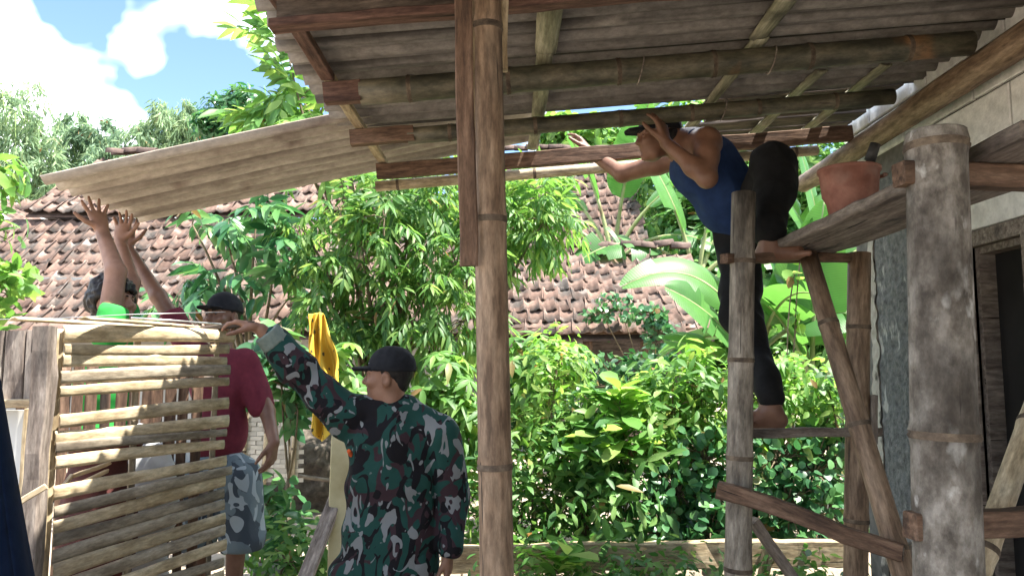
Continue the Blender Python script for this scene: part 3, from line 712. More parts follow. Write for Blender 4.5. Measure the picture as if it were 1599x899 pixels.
# ------------------------------------------------------------------ scaffold: two bamboo trestles and a plank
def build_scaffold():
    t = thing('bamboo_trestle', A(1155, 890, 3.05) * [1, 1, 0], 'far bamboo trestle carrying the left end of the scaffold plank', 'trestle')
    a0, a1 = A(1152, 899, 3.05), A(1161, 301, 3.05); d = (a1 - a0) / (a1[2] - a0[2]); bamboo('post', a0 - d * (a0[2] + .01), a1, .053, .046, MAT['bamboo_grey'], t, nodes=.36, seed=41)
    b1 = A(1342, 395, 3.32); b0 = A(1336, 899, 3.32); d = (b1 - b0) / (b1[2] - b0[2]); bamboo('post', b0 - d * (b0[2] + .01), b1, .050, .048, MAT['bamboo_tan'], t, nodes=.4, seed=42)
    board('rung', A(1131, 403, 3.03), A(1348, 402, 3.36), .045, .038, MAT['wood_brown'], t, seed=43)
    board('rung', A(1150, 676, 3.07), A(1371, 674, 3.34), .05, .036, MAT['wood_grey'], t, seed=44)
    board('peg', A(1362, 616, 3.30), A(1362, 692, 3.30), .028, .05, MAT['wood_grey'], t, up=(0, 1, 0), seed=45)
    c0, c1 = A(1262, 398, 3.16), A(1412, 899, 2.72); d = nrm(c1 - c0); bamboo('brace', c0, c1 + d * .55, .037, .043, MAT['bamboo_tan'], t, nodes=.42, seed=46)
    board('cross_brace', A(1122, 761, 2.95), A(1408, 864, 2.70), .05, .062, MAT['wood_brown'], t, seed=47, rough=.010, taper=.92)
    board('cross_brace', A(1176, 812, 3.12), A(1262, 935, 3.18), .05, .035, MAT['wood_grey'], t, seed=48)
    board('peg', A(1398, 862, 2.72), A(1436, 858, 2.86), .05, .05, MAT['wood_grey'], t, seed=49)
    t = thing('bamboo_trestle', A(1480, 890, 1.76) * [1, 1, 0], 'near trestle of thick weathered mottled bamboo with wooden rungs, right foreground', 'trestle')
    c0, c1 = A(1481, 899, 1.76), A(1461, 207, 1.76); d = (c1 - c0) / (c1[2] - c0[2]); bamboo('post', c0 - d * (c0[2] + .01), c1, .080, .066, MAT['bamboo_old'], t, nodes=.60, seed=55)
    e0 = c0 - d * (c0[2] + .01) + np.array([.62, .12, 0]); bamboo('post', e0, e0 + d * 2.16, .075, .066, MAT['bamboo_old'], t, nodes=.5, seed=52)
    board('rung', A(1404, 270, 1.76), A(1404, 270, 1.76) + np.array([.95, .14, 0]), .052, .056, MAT['wood_brown'], t, seed=53)
    board('rung', A(1421, 819, 1.76), A(1421, 819, 1.76) + np.array([.95, .14, 0]), .052, .058, MAT['wood_brown'], t, seed=54)
    g0, g1 = A(1610, 655, 2.15), A(1535, 868, 1.98); d = nrm(g1 - g0); bamboo('brace', g0 - d * .3, g1 + d * 1.2, .030, .034, MAT['bamboo_pale'], t, nodes=.4, seed=56)
    # plank
    p0 = A(1262, 391, 3.22); p1 = A(1520, 262, 1.62) ; p1 = np.array([1.30, 1.62, p0[2] + .0])
    z = A(1262, 391, 3.22)[2]
    o = board('scaffold_plank', (1.235, 3.30, z + .012), (1.235, 1.60, z + .012), .30, .038, MAT['wood_grey'], None, seed=57, rough=.006, chamfer=.006)
    tag(o, 'wide grey scaffold plank laid across the two trestles', 'plank')
    return z + .031
PLZ = build_scaffold()

def build_bucket():
    c = np.array([1.235, 2.76, PLZ]); prof = [(.0, .0), (.066, 0), (.070, .004), (.082, .075), (.096, .100), (.1035, .185), (.109, .187), (.110, .200), (.103, .202), (.098, .19), (.09, .105), (.075, .08), (.062, .012), (0, .010)]
    n = 40; an = np.arange(n) * 2 * math.pi / n; v = []; q = []
    for (r, z) in prof: v.append(np.stack([np.cos(an) * max(r, .0005), np.sin(an) * max(r, .0005), np.full(n, z)], 1))
    for i in range(len(prof) - 1):
        for j in range(n): k = (j + 1) % n; q.append((i*n+j, i*n+k, (i+1)*n+k, (i+1)*n+j))
    t = thing('bucket', c, 'red-brown terracotta coloured bucket standing on the scaffold plank', 'bucket')
    part('bucket_body', mesh_np('bucket', np.concatenate(v), None, q, True, MAT['terracotta']), t, Matrix.Translation(Vector(c)))
    mb = MB(); mb.tube([np.array([.118, -.02, .175]), np.array([.130, -.01, .178]), np.array([.132, .01, .178]), np.array([.118, .02, .175])], .007, 8)
    part('bucket_lug', mb.mesh('lug', MAT['terracotta']), t, Matrix.Translation(Vector(c)))
    mb = MB(); mb.tube([c + np.array([.0, 0, .03]), c + np.array([.05, -.02, .17]), c + np.array([.075, -.03, .25])], [.012, .013, .014], 10)
    mb.tube([c + np.array([.066, -.0275, .225]), c + np.array([.086, -.034, .285])], [.020, .018], 14)
    tag(part('tool_handle', mb.mesh('tool_handle', MAT['black_iron'])), 'short black tool handle sticking out of the bucket', 'tool')
    o = board('wood_scrap', (1.13, 3.28, PLZ + .012), (1.20, 3.22, PLZ + .012), .045, .02, MAT['wood_red'], None, seed=60)
    tag(o, 'small reddish wood scrap on the far end of the scaffold plank', 'wood scrap')
build_bucket()

# ------------------------------------------------------------------ bamboo pen on the left
def build_pen():
    F0, F1 = np.array([-1.575, 2.60]), np.array([-1.285, 3.42])
    def fp(px, py, out=0.0):
        """point of the slatted front under photo pixel (px, py)"""
        u = (px - 799.5) / FPX; v = (449.5 - py) / FPX; d = np.array([u, CP - v * SP, SP + v * CP])
        e = F1 - F0; n = np.array([e[1], -e[0]]); n = n / np.linalg.norm(n); t = (F0 @ n) / (d[:2] @ n)
        p = d * t + np.array([0, 0, CAMZ]); return p + np.array([n[0], n[1], 0]) * out
    t = thing('bamboo_pen', (-1.6, 3.0, 0), 'slatted bamboo pen with wooden corner post, lower left', 'pen')
    rows = [(93,95,45), (138,137,31), (182,180,34), (232,213,36), (278,252,29), (375,325,38), (430,382,38), (475,412,27), (522,455,33), (625,505,36),
            (676,550,31), (724,582,36), (774,614,33), (830,657,36), (884,697,40), (930,744,36), (982,792,34), (1040,846,34), (1095,895,36), (1150,945,34), (1205,990,34)]
    for i, (yl, yr, h) in enumerate(rows):
        xl = (208, 205, 200, 195, 190, 188, 180, 178, 176, 172, 170, 168, 167, 166, 165, 200, 280, 330, 160, 160, 160)[i] / 2.146
        xr = (775, 758, 752, 760, 753, 756, 757, 745, 744, 746, 762, 745, 742, 742, 745, 742, 742, 740, 740, 740, 740)[i] / 2.146
        # ends follow the slat's own slope
        f = lambda x: yl + (yr - yl) * (x - 87) / (350 - 87)
        p0, p1 = fp(xl, 480 + f(xl) / 2.146, .012 + .004 * (i % 3)), fp(xr, 480 + f(xr) / 2.146, .012 + .004 * ((i + 1) % 3))
        w = h / 2.146 * 3.35 / FPX
        slat('slat', p0, p1, w, MAT['slat'] if i not in (3, 7, 10, 12, 13, 15, 17) else MAT['slat_grey'], t, 100 + i, curve=.17 if i else .30, bow=.007)
    # uprights behind the slats
    for (px, m, w) in ((96, 'slat', .03), (219, 'slat_grey', .032), (343, 'slat_grey', .030)):
        top = fp(px, 512, -.012); top[2] = min(top[2], 1.73); b = top.copy(); b[2] = 0.02
        slat('upright', b, top, w, MAT[m], t, int(px), up=(.33, .94, 0), bow=.003)
    p = fp(76, 512, .0); board('corner_post', (p[0] - .01, p[1] - .03, -.02), (p[0] + .012, p[1] - .03, 1.735), .058, .058, MAT['wood_grey'], t, up=(0, 1, 0), seed=61, rough=.008)
    # back and side of the pen: narrow uprights set apart, with rails
    B0, B1 = np.array([-2.05, 3.25]), np.array([-1.42, 3.50])
    for i in range(14):
        s = i / 13; b = B0 + (B1 - B0) * s; h = 1.63 + .05 * math.sin(i * 1.9)
        slat('back_slat', (b[0], b[1], .3), (b[0] + .01 * math.sin(i), b[1], h), .043 + .006 * math.sin(i * 3.1), MAT['wood_brown'], t, 200 + i, up=(.93, .37, 0), bow=.004)
    for z in (.55, 1.05, 1.55): board('rail', (B0[0], B0[1] + .02, z), (B1[0] + .05, B1[1] + .04, z), .03, .035, MAT['wood_grey'], t, seed=int(z * 100))
    # strips laid along the top
    a, b = fp(60, 507), fp(352, 517); a[2] = 1.757; b[2] = 1.755
    slat('top_strip', a + [-.1, .03, 0], b + [-.03, .02, .0], .05, MAT['slat'], t, 301, up=(-1, .3, 0), bow=.006)
    slat('top_strip', a + [.1, .09, .006], b + [-.06, .08, .01], .045, MAT['slat'], t, 302, up=(-1, .3, 0), bow=.01)
    # weathered boards left of the post
    for i, (x0, x1) in enumerate(((-60, 2), (5, 36), (38, 66))):
        c0, c1 = A(x0, 622, 2.62), A(x1, 622, 2.62); top = A(x0, 516, 2.62)
        xm = (c0[0] + c1[0]) / 2; board('side_board', (xm, 2.62, c0[2]), (xm, 2.62, top[2]), .02, c1[0] - c0[0], MAT['wood_grey'], t, up=(1, 0, 0), seed=70 + i)
    a = A(-60, 632, 2.60); b = A(62, 630, 2.60); board('side_rail', a, b, .025, .028, MAT['wood_pale'], t, seed=74)
    c0, c1 = A(-80, 640, 2.66), A(38, 640, 2.66); mb = MB(); mb.box((c0[0], 2.66, .15), (c1[0], 2.675, c0[2])); part('white_panel', mb.mesh('white_panel', MAT['panel_white'], False), t)
    board('panel_edge', (c1[0] + .008, 2.662, .12), (c1[0] + .008, 2.662, c0[2] + .005), .02, .016, MAT['wood_pale'], t, up=(1, 0, 0), seed=75)
    board('latch_stick', A(30, 786, 2.50), A(72, 757, 2.52), .014, .02, MAT['wood_pale'], t, seed=76)
    # kept inside the pen
    S = Sdf(); c = A(245, 738, 3.35) + [-.03, 0, 0]; S.ell(c, (.10, .06, .13), None, .03).ell(c + [.02, .0, -.14], (.11, .065, .15), None, .05).cone(c + [-.02, 0, .11], c + [-.05, 0, .17], .025, .04, .03)
    S.ell(c + [-.02, .0, -.5], (.12, .07, .3), None, .05)
    tag(part('plastic_sack', S.mesh('plastic_sack', .012, MAT['sack'], wrinkle(.008, 14, (1, 1, 1), 3))), 'pale plastic sack stored behind the bamboo slats', 'sack')
    m = pm('red_cloth', [(.05,.016,.014), (.10,.028,.024)], ns=8, rough=.8)
    S = Sdf(); c = A(165, 700, 3.12) + [0, 0, .02]; S.ell(c, (.15, .10, .05), None, .03).ell(c + [-.02, 0, -.35], (.15, .11, .36), None, .05)
    tag(part('red_bundle', S.mesh('red_bundle', .012, m, wrinkle(.012, 9, (1, 1, 1), 4))), 'dark red cloth bundle inside the bamboo pen', 'bundle')
    for i, (a, b) in enumerate((((110, 745, 2.95), (190, 715, 3.1)), ((130, 752, 2.95), (182, 728, 3.1)), ((85, 775, 2.8), (112, 742, 2.95)))):
        o = board('stick', A(*a), A(*b), .014, .016, MAT['wood_pale'], None, seed=80 + i, rough=.003)
        tag(o, ('upper pale stick lying inside the pen', 'lower pale stick lying inside the pen', 'short pale stick inside the pen beside the corner post')[i], 'stick', 'sticks inside the pen')
    mb = MB(); mb.tube([A(205, 496, 3.0), A(280, 501, 3.15), A(345, 506, 3.32)], .004, 8)
    tag(part('metal_rod', mb.mesh('metal_rod', MAT['metal'])), 'thin metal rod lying on top of the bamboo pen', 'rod')
    mb = MB(); mb.tube([A(-40, 499, 2.9), A(90, 497, 3.0), A(200, 491, 3.1), A(352, 487, 3.3)], .0022, 6)
    tag(part('wire', mb.mesh('wire', MAT['metal'])), 'thin grey wire stretched above the bamboo pen', 'wire')
    return fp
FP = build_pen()

# ------------------------------------------------------------------ cloths and loose things
def cloth_grid(name, fn, nu, nv, mat, thick=.003):
    U, V = np.meshgrid(np.linspace(0, 1, nu + 1), np.linspace(0, 1, nv + 1), indexing='ij'); P = fn(U, V)
    du = np.gradient(P, axis=0); dv = np.gradient(P, axis=1); n = nrm(np.cross(du, dv)); a = (P + n * thick / 2).reshape(-1, 3); b = (P - n * thick / 2).reshape(-1, 3); m = len(a)
    I = np.arange(m).reshape(nu + 1, nv + 1); q = [np.stack([I[:-1, :-1], I[1:, :-1], I[1:, 1:], I[:-1, 1:]], -1).reshape(-1, 4)]
    q.append(q[0][:, ::-1] + m)
    for e0, e1 in ((I[:-1, 0], I[1:, 0]), (I[1:, -1], I[:-1, -1]), (I[0, 1:], I[0, :-1]), (I[-1, :-1], I[-1, 1:])): q.append(np.stack([e1, e0, e0 + m, e1 + m], -1))
    return mesh_np(name, np.concatenate([a, b]), None, np.concatenate(q), True, mat)

def blue_cloth():
    top = np.array([-1.305, 1.78, 1.62])
    def f(U, V):
        r = (.105 + .36 * V) * (1 + .10 * np.sin(U * 2 * math.pi * 7 + 1) * V); a = U * 2 * math.pi
        return np.stack([top[0] + r * np.cos(a) * .85, top[1] + r * np.sin(a), top[2] - 1.6 * V + .01 * np.sin(a * 3)], -1)
    t = part('blue_cloth', cloth_grid('blue_cloth', f, 120, 50, MAT['navy']))
    tag(t, 'dark navy cloth hanging in folds at the lower left edge', 'cloth')
blue_cloth()

def yellow_cloth():
    m = bpy.data.materials.new('yellow_print'); m.use_nodes = True; N = m.node_tree.nodes; L = m.node_tree.links; bs = N['Principled BSDF']
    tc = N.new('ShaderNodeTexCoord'); vo = N.new('ShaderNodeTexVoronoi'); vo.inputs['Scale'].default_value = 16; L.new(tc.outputs['Object'], vo.inputs['Vector'])
    no = N.new('ShaderNodeTexNoise'); no.inputs['Scale'].default_value = 60; L.new(tc.outputs['Object'], no.inputs['Vector'])
    ad = N.new('ShaderNodeMath'); ad.operation = 'MULTIPLY_ADD'; ad.inputs[1].default_value = .55; L.new(no.outputs[0], ad.inputs[0]); L.new(vo.outputs['Distance'], ad.inputs[2])
    cr = N.new('ShaderNodeValToRGB'); e = cr.color_ramp.elements; e[0].position = .44; e[0].color = (.07, .06, .03, 1); e[1].position = .47; e[1].color = (.66, .43, .045, 1)
    L.new(ad.outputs[0], cr.inputs[0]); L.new(cr.outputs[0], bs.inputs['Base Color']); bs.inputs['Roughness'].default_value = .75
    a, b = A(478, 488, 4.75), A(520, 482, 4.72); low = A(520, 690, 4.70)
    def f(U, V):
        w = .10 + .10 * np.sqrt(V); x = a[0] + .06 + (U - .42) * w + .07 * V + .012 * np.sin(V * 9 + U * 4)
        fold = (.02 + .03 * V) * np.sin(U * 17 + 2.5 * V) + .022 * np.sin(U * 7 - V * 9) + .02 * vnoise(np.stack([U * 4, V * 7, U * 0], -1), 1, 3)
        z = a[2] + (low[2] - a[2]) * V * (.78 + .22 * np.sin(U * 3.4 + .2)) - .03 * (U - .5) ** 2
        return np.stack([x, a[1] + fold, z], -1)
    o = part('yellow_cloth', cloth_grid('yellow_cloth', f, 60, 70, m)); tag(o, 'bright yellow printed cloth hanging from the tree beside the soldier', 'cloth')
yellow_cloth()

def odds():
    o = board('yellow_board', A(527, 905, 4.25), A(533, 610, 4.55), .020, .105, MAT['board_yellow'], None, up=(1, .1, 0), seed=90, rough=.005)
    tag(o, 'pale yellow upright board behind the soldier', 'board')
    o = board('leaning_timber', A(468, 925, 3.95), A(528, 770, 4.45), .05, .075, MAT['wood_grey'], None, up=(1, .2, 0), seed=91, rough=.006)
    tag(o, 'old grey timber leaning beside the yellow board', 'timber')
    # woven bamboo screen behind the man in red
    t = thing('woven_screen', A(412, 745, 6.0), 'whitish woven bamboo screen standing behind the man in the red shirt', 'screen')
    c0 = A(380, 752, 6.0); W, H = .42, 1.05; nw, nh = 9, 30; cw, ch = W / nw, H / nh
    vm = mesh_np('strip', *(lambda m: (np.concatenate(m.v), None, np.concatenate(m.q)))((lambda m: (m.box((0, -.002, 0), (cw * .92, .002, ch * 1.9)), m)[-1])(MB())), False, MAT['weave_white'])
    hm = mesh_np('strip', *(lambda m: (np.concatenate(m.v), None, np.concatenate(m.q)))((lambda m: (m.box((0, -.002, 0), (cw * 1.9, .002, ch * .88)), m)[-1])(MB())), False, MAT['weave_white'])
    for i in range(nw):
        for j in range(nh):
            part('weave_strip', hm if (i + j) % 2 == 0 else vm, t, Matrix.Translation((c0[0] + i * cw + RND.uniform(-.004, .004), 6.0 - (.010 if (i + j) % 2 == 0 else .003) + .0012 * (j % 3), c0[2] + j * ch)) @ Matrix.Rotation(RND.uniform(-.03, .03), 4, 'Y'))
    mb = MB(); mb.box((c0[0], 6.004, c0[2]), (c0[0] + W, 6.012, c0[2] + H)); part('weave_backing', mb.mesh('weave_backing', MAT['wood_grey'], False), t)
    for k, (px) in enumerate((374, 408, 452)):
        p = A(px, 760, 5.97); bamboo('screen_stake', (p[0], p[1], .25), (p[0] + .05, p[1], 1.75), .02, .017, MAT['bamboo_pale'], t, nodes=.25, seed=93 + k)
    # dark heap and stick on the sunlit earth behind
    o = log('fallen_pole', A(455, 742, 6.2), A(535, 752, 6.4), .018, .014, MAT['wood_grey'], None, 3); tag(o, 'thin grey pole lying on the sunlit earth behind the men', 'pole')
    S = Sdf(); c = A(420, 905, 4.6); S.ell(c + [0, 0, -.02], (.10, .06, .17), None, .02)
    S.half(c + [0, -.03, 0], (0, -1, 0)); S.half(c + [0, 0, .09], (.1, 0, 1))
    tag(part('stone_slab', S.mesh('stone_slab', .01, MAT['stone'], wrinkle(.006, 12, (1, 1, 1), 5))), 'grey stone slab on the ground beside the man in red', 'stone')
    S = Sdf(); c = A(475, 725, 7.2); S.ell(c + [0, 0, -.05], (.55, .35, .42), None, .05).ell(c + [.5, .1, -.1], (.4, .3, .3), None, .05)
    tag(part('earth_heap', S.mesh('earth_heap', .03, pm('dark_soil', [(.04,.033,.028), (.09,.075,.06), (.14,.12,.10)], ns=14, rough=.98, bump=1.0), wrinkle(.05, 5, (1, 1, 1), 6))), 'dark heap of soil behind the yellow cloth', 'heap')
    # low timber edging of the garden
    y = 4.86; o = board('edging_timber', A(690, 872, y), A(1325, 862, y), .07, .165, MAT['wood_pale'], None, seed=95, rough=.010, chamfer=.008)
    tag(o, 'long pale sunlit timber edging the garden at the bottom', 'timber')
    o = board('edging_stake', A(1190, 905, 4.79), A(1202, 850, 4.79), .06, .05, MAT['wood_pale'], None, up=(0, 1, 0), seed=96); tag(o, 'short pale stake in front of the edging timber', 'stake')
    o = log('tree_stump', A(912, 860, 5.25) * [1, 1, 0] + [0, 0, .3], A(905, 745, 5.3), .065, .052, MAT['wood_brown'], None, 8); tag(o, 'short brown stump with dry roots hanging, among the shrubs', 'stump')
    mb = MB(); rn = random.Random(5)
    for k in range(16):
        a = A(905 + rn.uniform(-5, 12), 772, 5.22); b = A(905 + rn.uniform(-12, 28), rn.uniform(795, 830), 5.20); mb.tube([a, (a + b) / 2 + [rn.uniform(-.03, .03), -.02, .02], b], .003, 4)
    tag(part('dry_roots', mb.mesh('dry_roots', MAT['slat'])), 'tuft of thin dry straw hanging on the stump', 'straw', None)
odds()
# ------------------------------------------------------------------ people
SKIN = pm('skin', [(.17,.085,.052), (.24,.125,.08), (.30,.165,.108)], ns=9, rough=.55, bump=.06, rnd=.0, spec=.35, bump_ns=90)
SKIN_D = pm('skin_dark', [(.12,.058,.037), (.17,.086,.055), (.225,.12,.08)], ns=9, rough=.5, bump=.06, rnd=.0, spec=.4, bump_ns=90)
HAIR = pm('hair', [(.006,.005,.005), (.018,.015,.014)], scale=(1, 1, .3), ns=60, rough=.5, bump=.5, rnd=0)
CAPM = pm('cap_black', [(.008,.009,.012), (.016,.017,.021)], ns=40, rough=.85, bump=.15, rnd=0)
BLACK = pm('trouser_black', [(.005,.005,.006), (.010,.010,.011)], ns=30, rough=.85, bump=.2, rnd=0)
BLUE = pm('singlet_blue', [(.007,.021,.072), (.012,.033,.105)], ns=24, rough=.85, bump=.2, rnd=0)
MAROON = pm('shirt_maroon', [(.115,.018,.032), (.165,.028,.046)], ns=24, rough=.9, bump=.2, rnd=0)
GREEN = pm('shirt_green', [(.025,.25,.045), (.035,.33,.06)], ns=24, rough=.85, bump=.2, rnd=0)
CUFF = pm('cuff_lining', [(.13,.165,.145), (.19,.225,.20)], ns=40, rough=.9, bump=.3, rnd=0)
EYE = pm('eye_dark', [(.01,.008,.006), (.02,.015,.012)], ns=5, rough=.2, bump=0, rnd=0, spec=.6)

def camo(name, cols, sc, rough=.85):
    """printed camouflage: four flat colours in curling patches"""
    m = bpy.data.materials.new(name); m.use_nodes = True; N = m.node_tree.nodes; L = m.node_tree.links; bs = N['Principled BSDF']
    tc = N.new('ShaderNodeTexCoord'); col = None
    for k, (c, thr, s, stretch, dist) in enumerate(cols):
        if col is None:
            r = N.new('ShaderNodeRGB'); r.outputs[0].default_value = rgb(c); col = r.outputs[0]; continue
        mp = N.new('ShaderNodeMapping'); mp.inputs['Location'].default_value = (k * 3.7, k * 1.9 + .4, k * 5.1); mp.inputs['Rotation'].default_value = (.3 * k, .5 - .35 * k, .2); mp.inputs['Scale'].default_value = stretch
        L.new(tc.outputs['Object'], mp.inputs[0])
        no = N.new('ShaderNodeTexNoise'); no.inputs['Scale'].default_value = s * sc; no.inputs['Detail'].default_value = 1.5; no.inputs['Roughness'].default_value = .4; no.inputs['Distortion'].default_value = dist
        L.new(mp.outputs[0], no.inputs['Vector'])
        mr = N.new('ShaderNodeMapRange'); mr.inputs[1].default_value = thr; mr.inputs[2].default_value = thr + .012; L.new(no.outputs[0], mr.inputs[0])
        mx = N.new('ShaderNodeMix'); mx.data_type = 'RGBA'; mx.inputs[7].default_value = rgb(c); L.new(mr.outputs[0], mx.inputs[0]); L.new(col, mx.inputs[6]); col = mx.outputs[2]
    L.new(col, bs.inputs['Base Color']); bs.inputs['Roughness'].default_value = rough; bs.inputs['Specular IOR Level'].default_value = .2
    n2 = N.new('ShaderNodeTexNoise'); n2.inputs['Scale'].default_value = 45; n2.inputs['Detail'].default_value = 4; L.new(tc.outputs['Object'], n2.inputs['Vector'])
    b = N.new('ShaderNodeBump'); b.inputs['Strength'].default_value = .25; b.inputs['Distance'].default_value = .008; L.new(n2.outputs[0], b.inputs['Height']); L.new(b.outputs[0], bs.inputs['Normal'])
    return m
CAMO = camo('camo_green', [((.014,.056,.047), 0, 0, 0, 0), ((.040,.022,.027), .535, 8.0, (1, 1, .75), 1.8), ((.009,.008,.010), .545, 9.5, (1, 1, .8), 2.2), ((.20,.21,.215), .605, 12.0, (1.2, 1, .75), 1.6)], 1.0)
CAMO_G = camo('camo_grey', [((.13,.17,.19), 0, 0, 0, 0), ((.05,.065,.08), .53, 8, (1, 1, .8), 1.5), ((.30,.35,.37), .57, 9, (1, 1, .8), 1.8)], 1.0)

def V3(*a): return np.array(a, float)
def hem(S, end, d, R=.13):          # trims a sleeve or leg square at its end
    d = nrm(d); S.ell(end + d * (R + .012), (R, R, R), None, .008, True)

def eyes(t, P, k=1.0):
    for sg in (-1, 1):
        S = Sdf().ell(P(sg * .031, .0835, .003), np.array([.0085, .011, .006]) * k, None, .002)
        part('eye', S.mesh('eye', .003, EYE), t)
        S = Sdf().cone(P(sg * .016, .101, .021), P(sg * .046, .085, .025), .0045, .003, .003); part('eyebrow', S.mesh('eyebrow', .003, HAIR), t)

def cap(t, P, ax, tilt=0.0, name='cap', brim=True):
    S = Sdf(); S.ell(P(0, -.018, .045), (.089, .110, .098), ax, .01); S.half(P(0, 0, .028), P(0, 0, -1) - P(0, 0, 0))
    o = part(name, S.mesh(name, .0055, CAPM, wrinkle(.0025, 20, (1, 1, 1), 2)), t)
    if brim:
        S = Sdf(); S.ell(P(0, .088, .036), (.074, .084, .030), ax, .01); S.half(P(0, 0, .046), P(0, 0, 1) - P(0, 0, 0)); S.half(P(0, 0, .036), P(0, 0, -1) - P(0, 0, 0))
        S = Sdf(); S.cone(P(-.045, .06, .034), P(-.035, .150, .030), .009, .007, .02); S.cone(P(.045, .06, .034), P(.035, .150, .030), .009, .007, .02)
        S.ell(P(0, .105, .036), (.066, .066, .008), ax, .012); part('brim', S.mesh('brim', .004, CAPM), o)
    return o

def hair(t, P, ax, sz=1.06, front=.055, low=-.06, fluff=.006, seed=0):
    S = Sdf(); S.ell(P(0, -.02, .038), np.array([.078, .098, .090]) * sz, ax, .01); S.ell(P(0, -.06, -.03), (.060, .045, .06), ax, .03)
    S.ell(P(0, .085, -.045), (.085, .075, .095), ax, .02, True)
    for sg in (-1, 1): S.ell(P(sg * .088, .0, -.01), (.02, .028, .036), ax, .01, True)
    return part('hair', S.mesh('hair', .005, HAIR, wrinkle(fluff, 26, (1, 1, 1), seed)), t)

def short_hair(t, P, ax):
    """close-cropped hair below the cap, over the ears and down the nape"""
    S = Sdf(); S.ell(P(0, -.018, .033), np.array([.0775, .0985, .089]), ax, .01); S.ell(P(0, -.062, -.030), (.052, .030, .050), ax, .03)
    S.ell(P(0, .105, -.02), (.12, .105, .12), ax, .015, True); S.half(P(0, 0, .045), P(0, 0, 1) - P(0, 0, 0))
    for sg in (-1, 1): S.ell(P(sg * .085, .0, -.012), (.018, .026, .036), ax, .006, True)
    return part('hair', S.mesh('hair', .0045, HAIR, wrinkle(.0015, 60, (1, 1, 1), 3)), t)

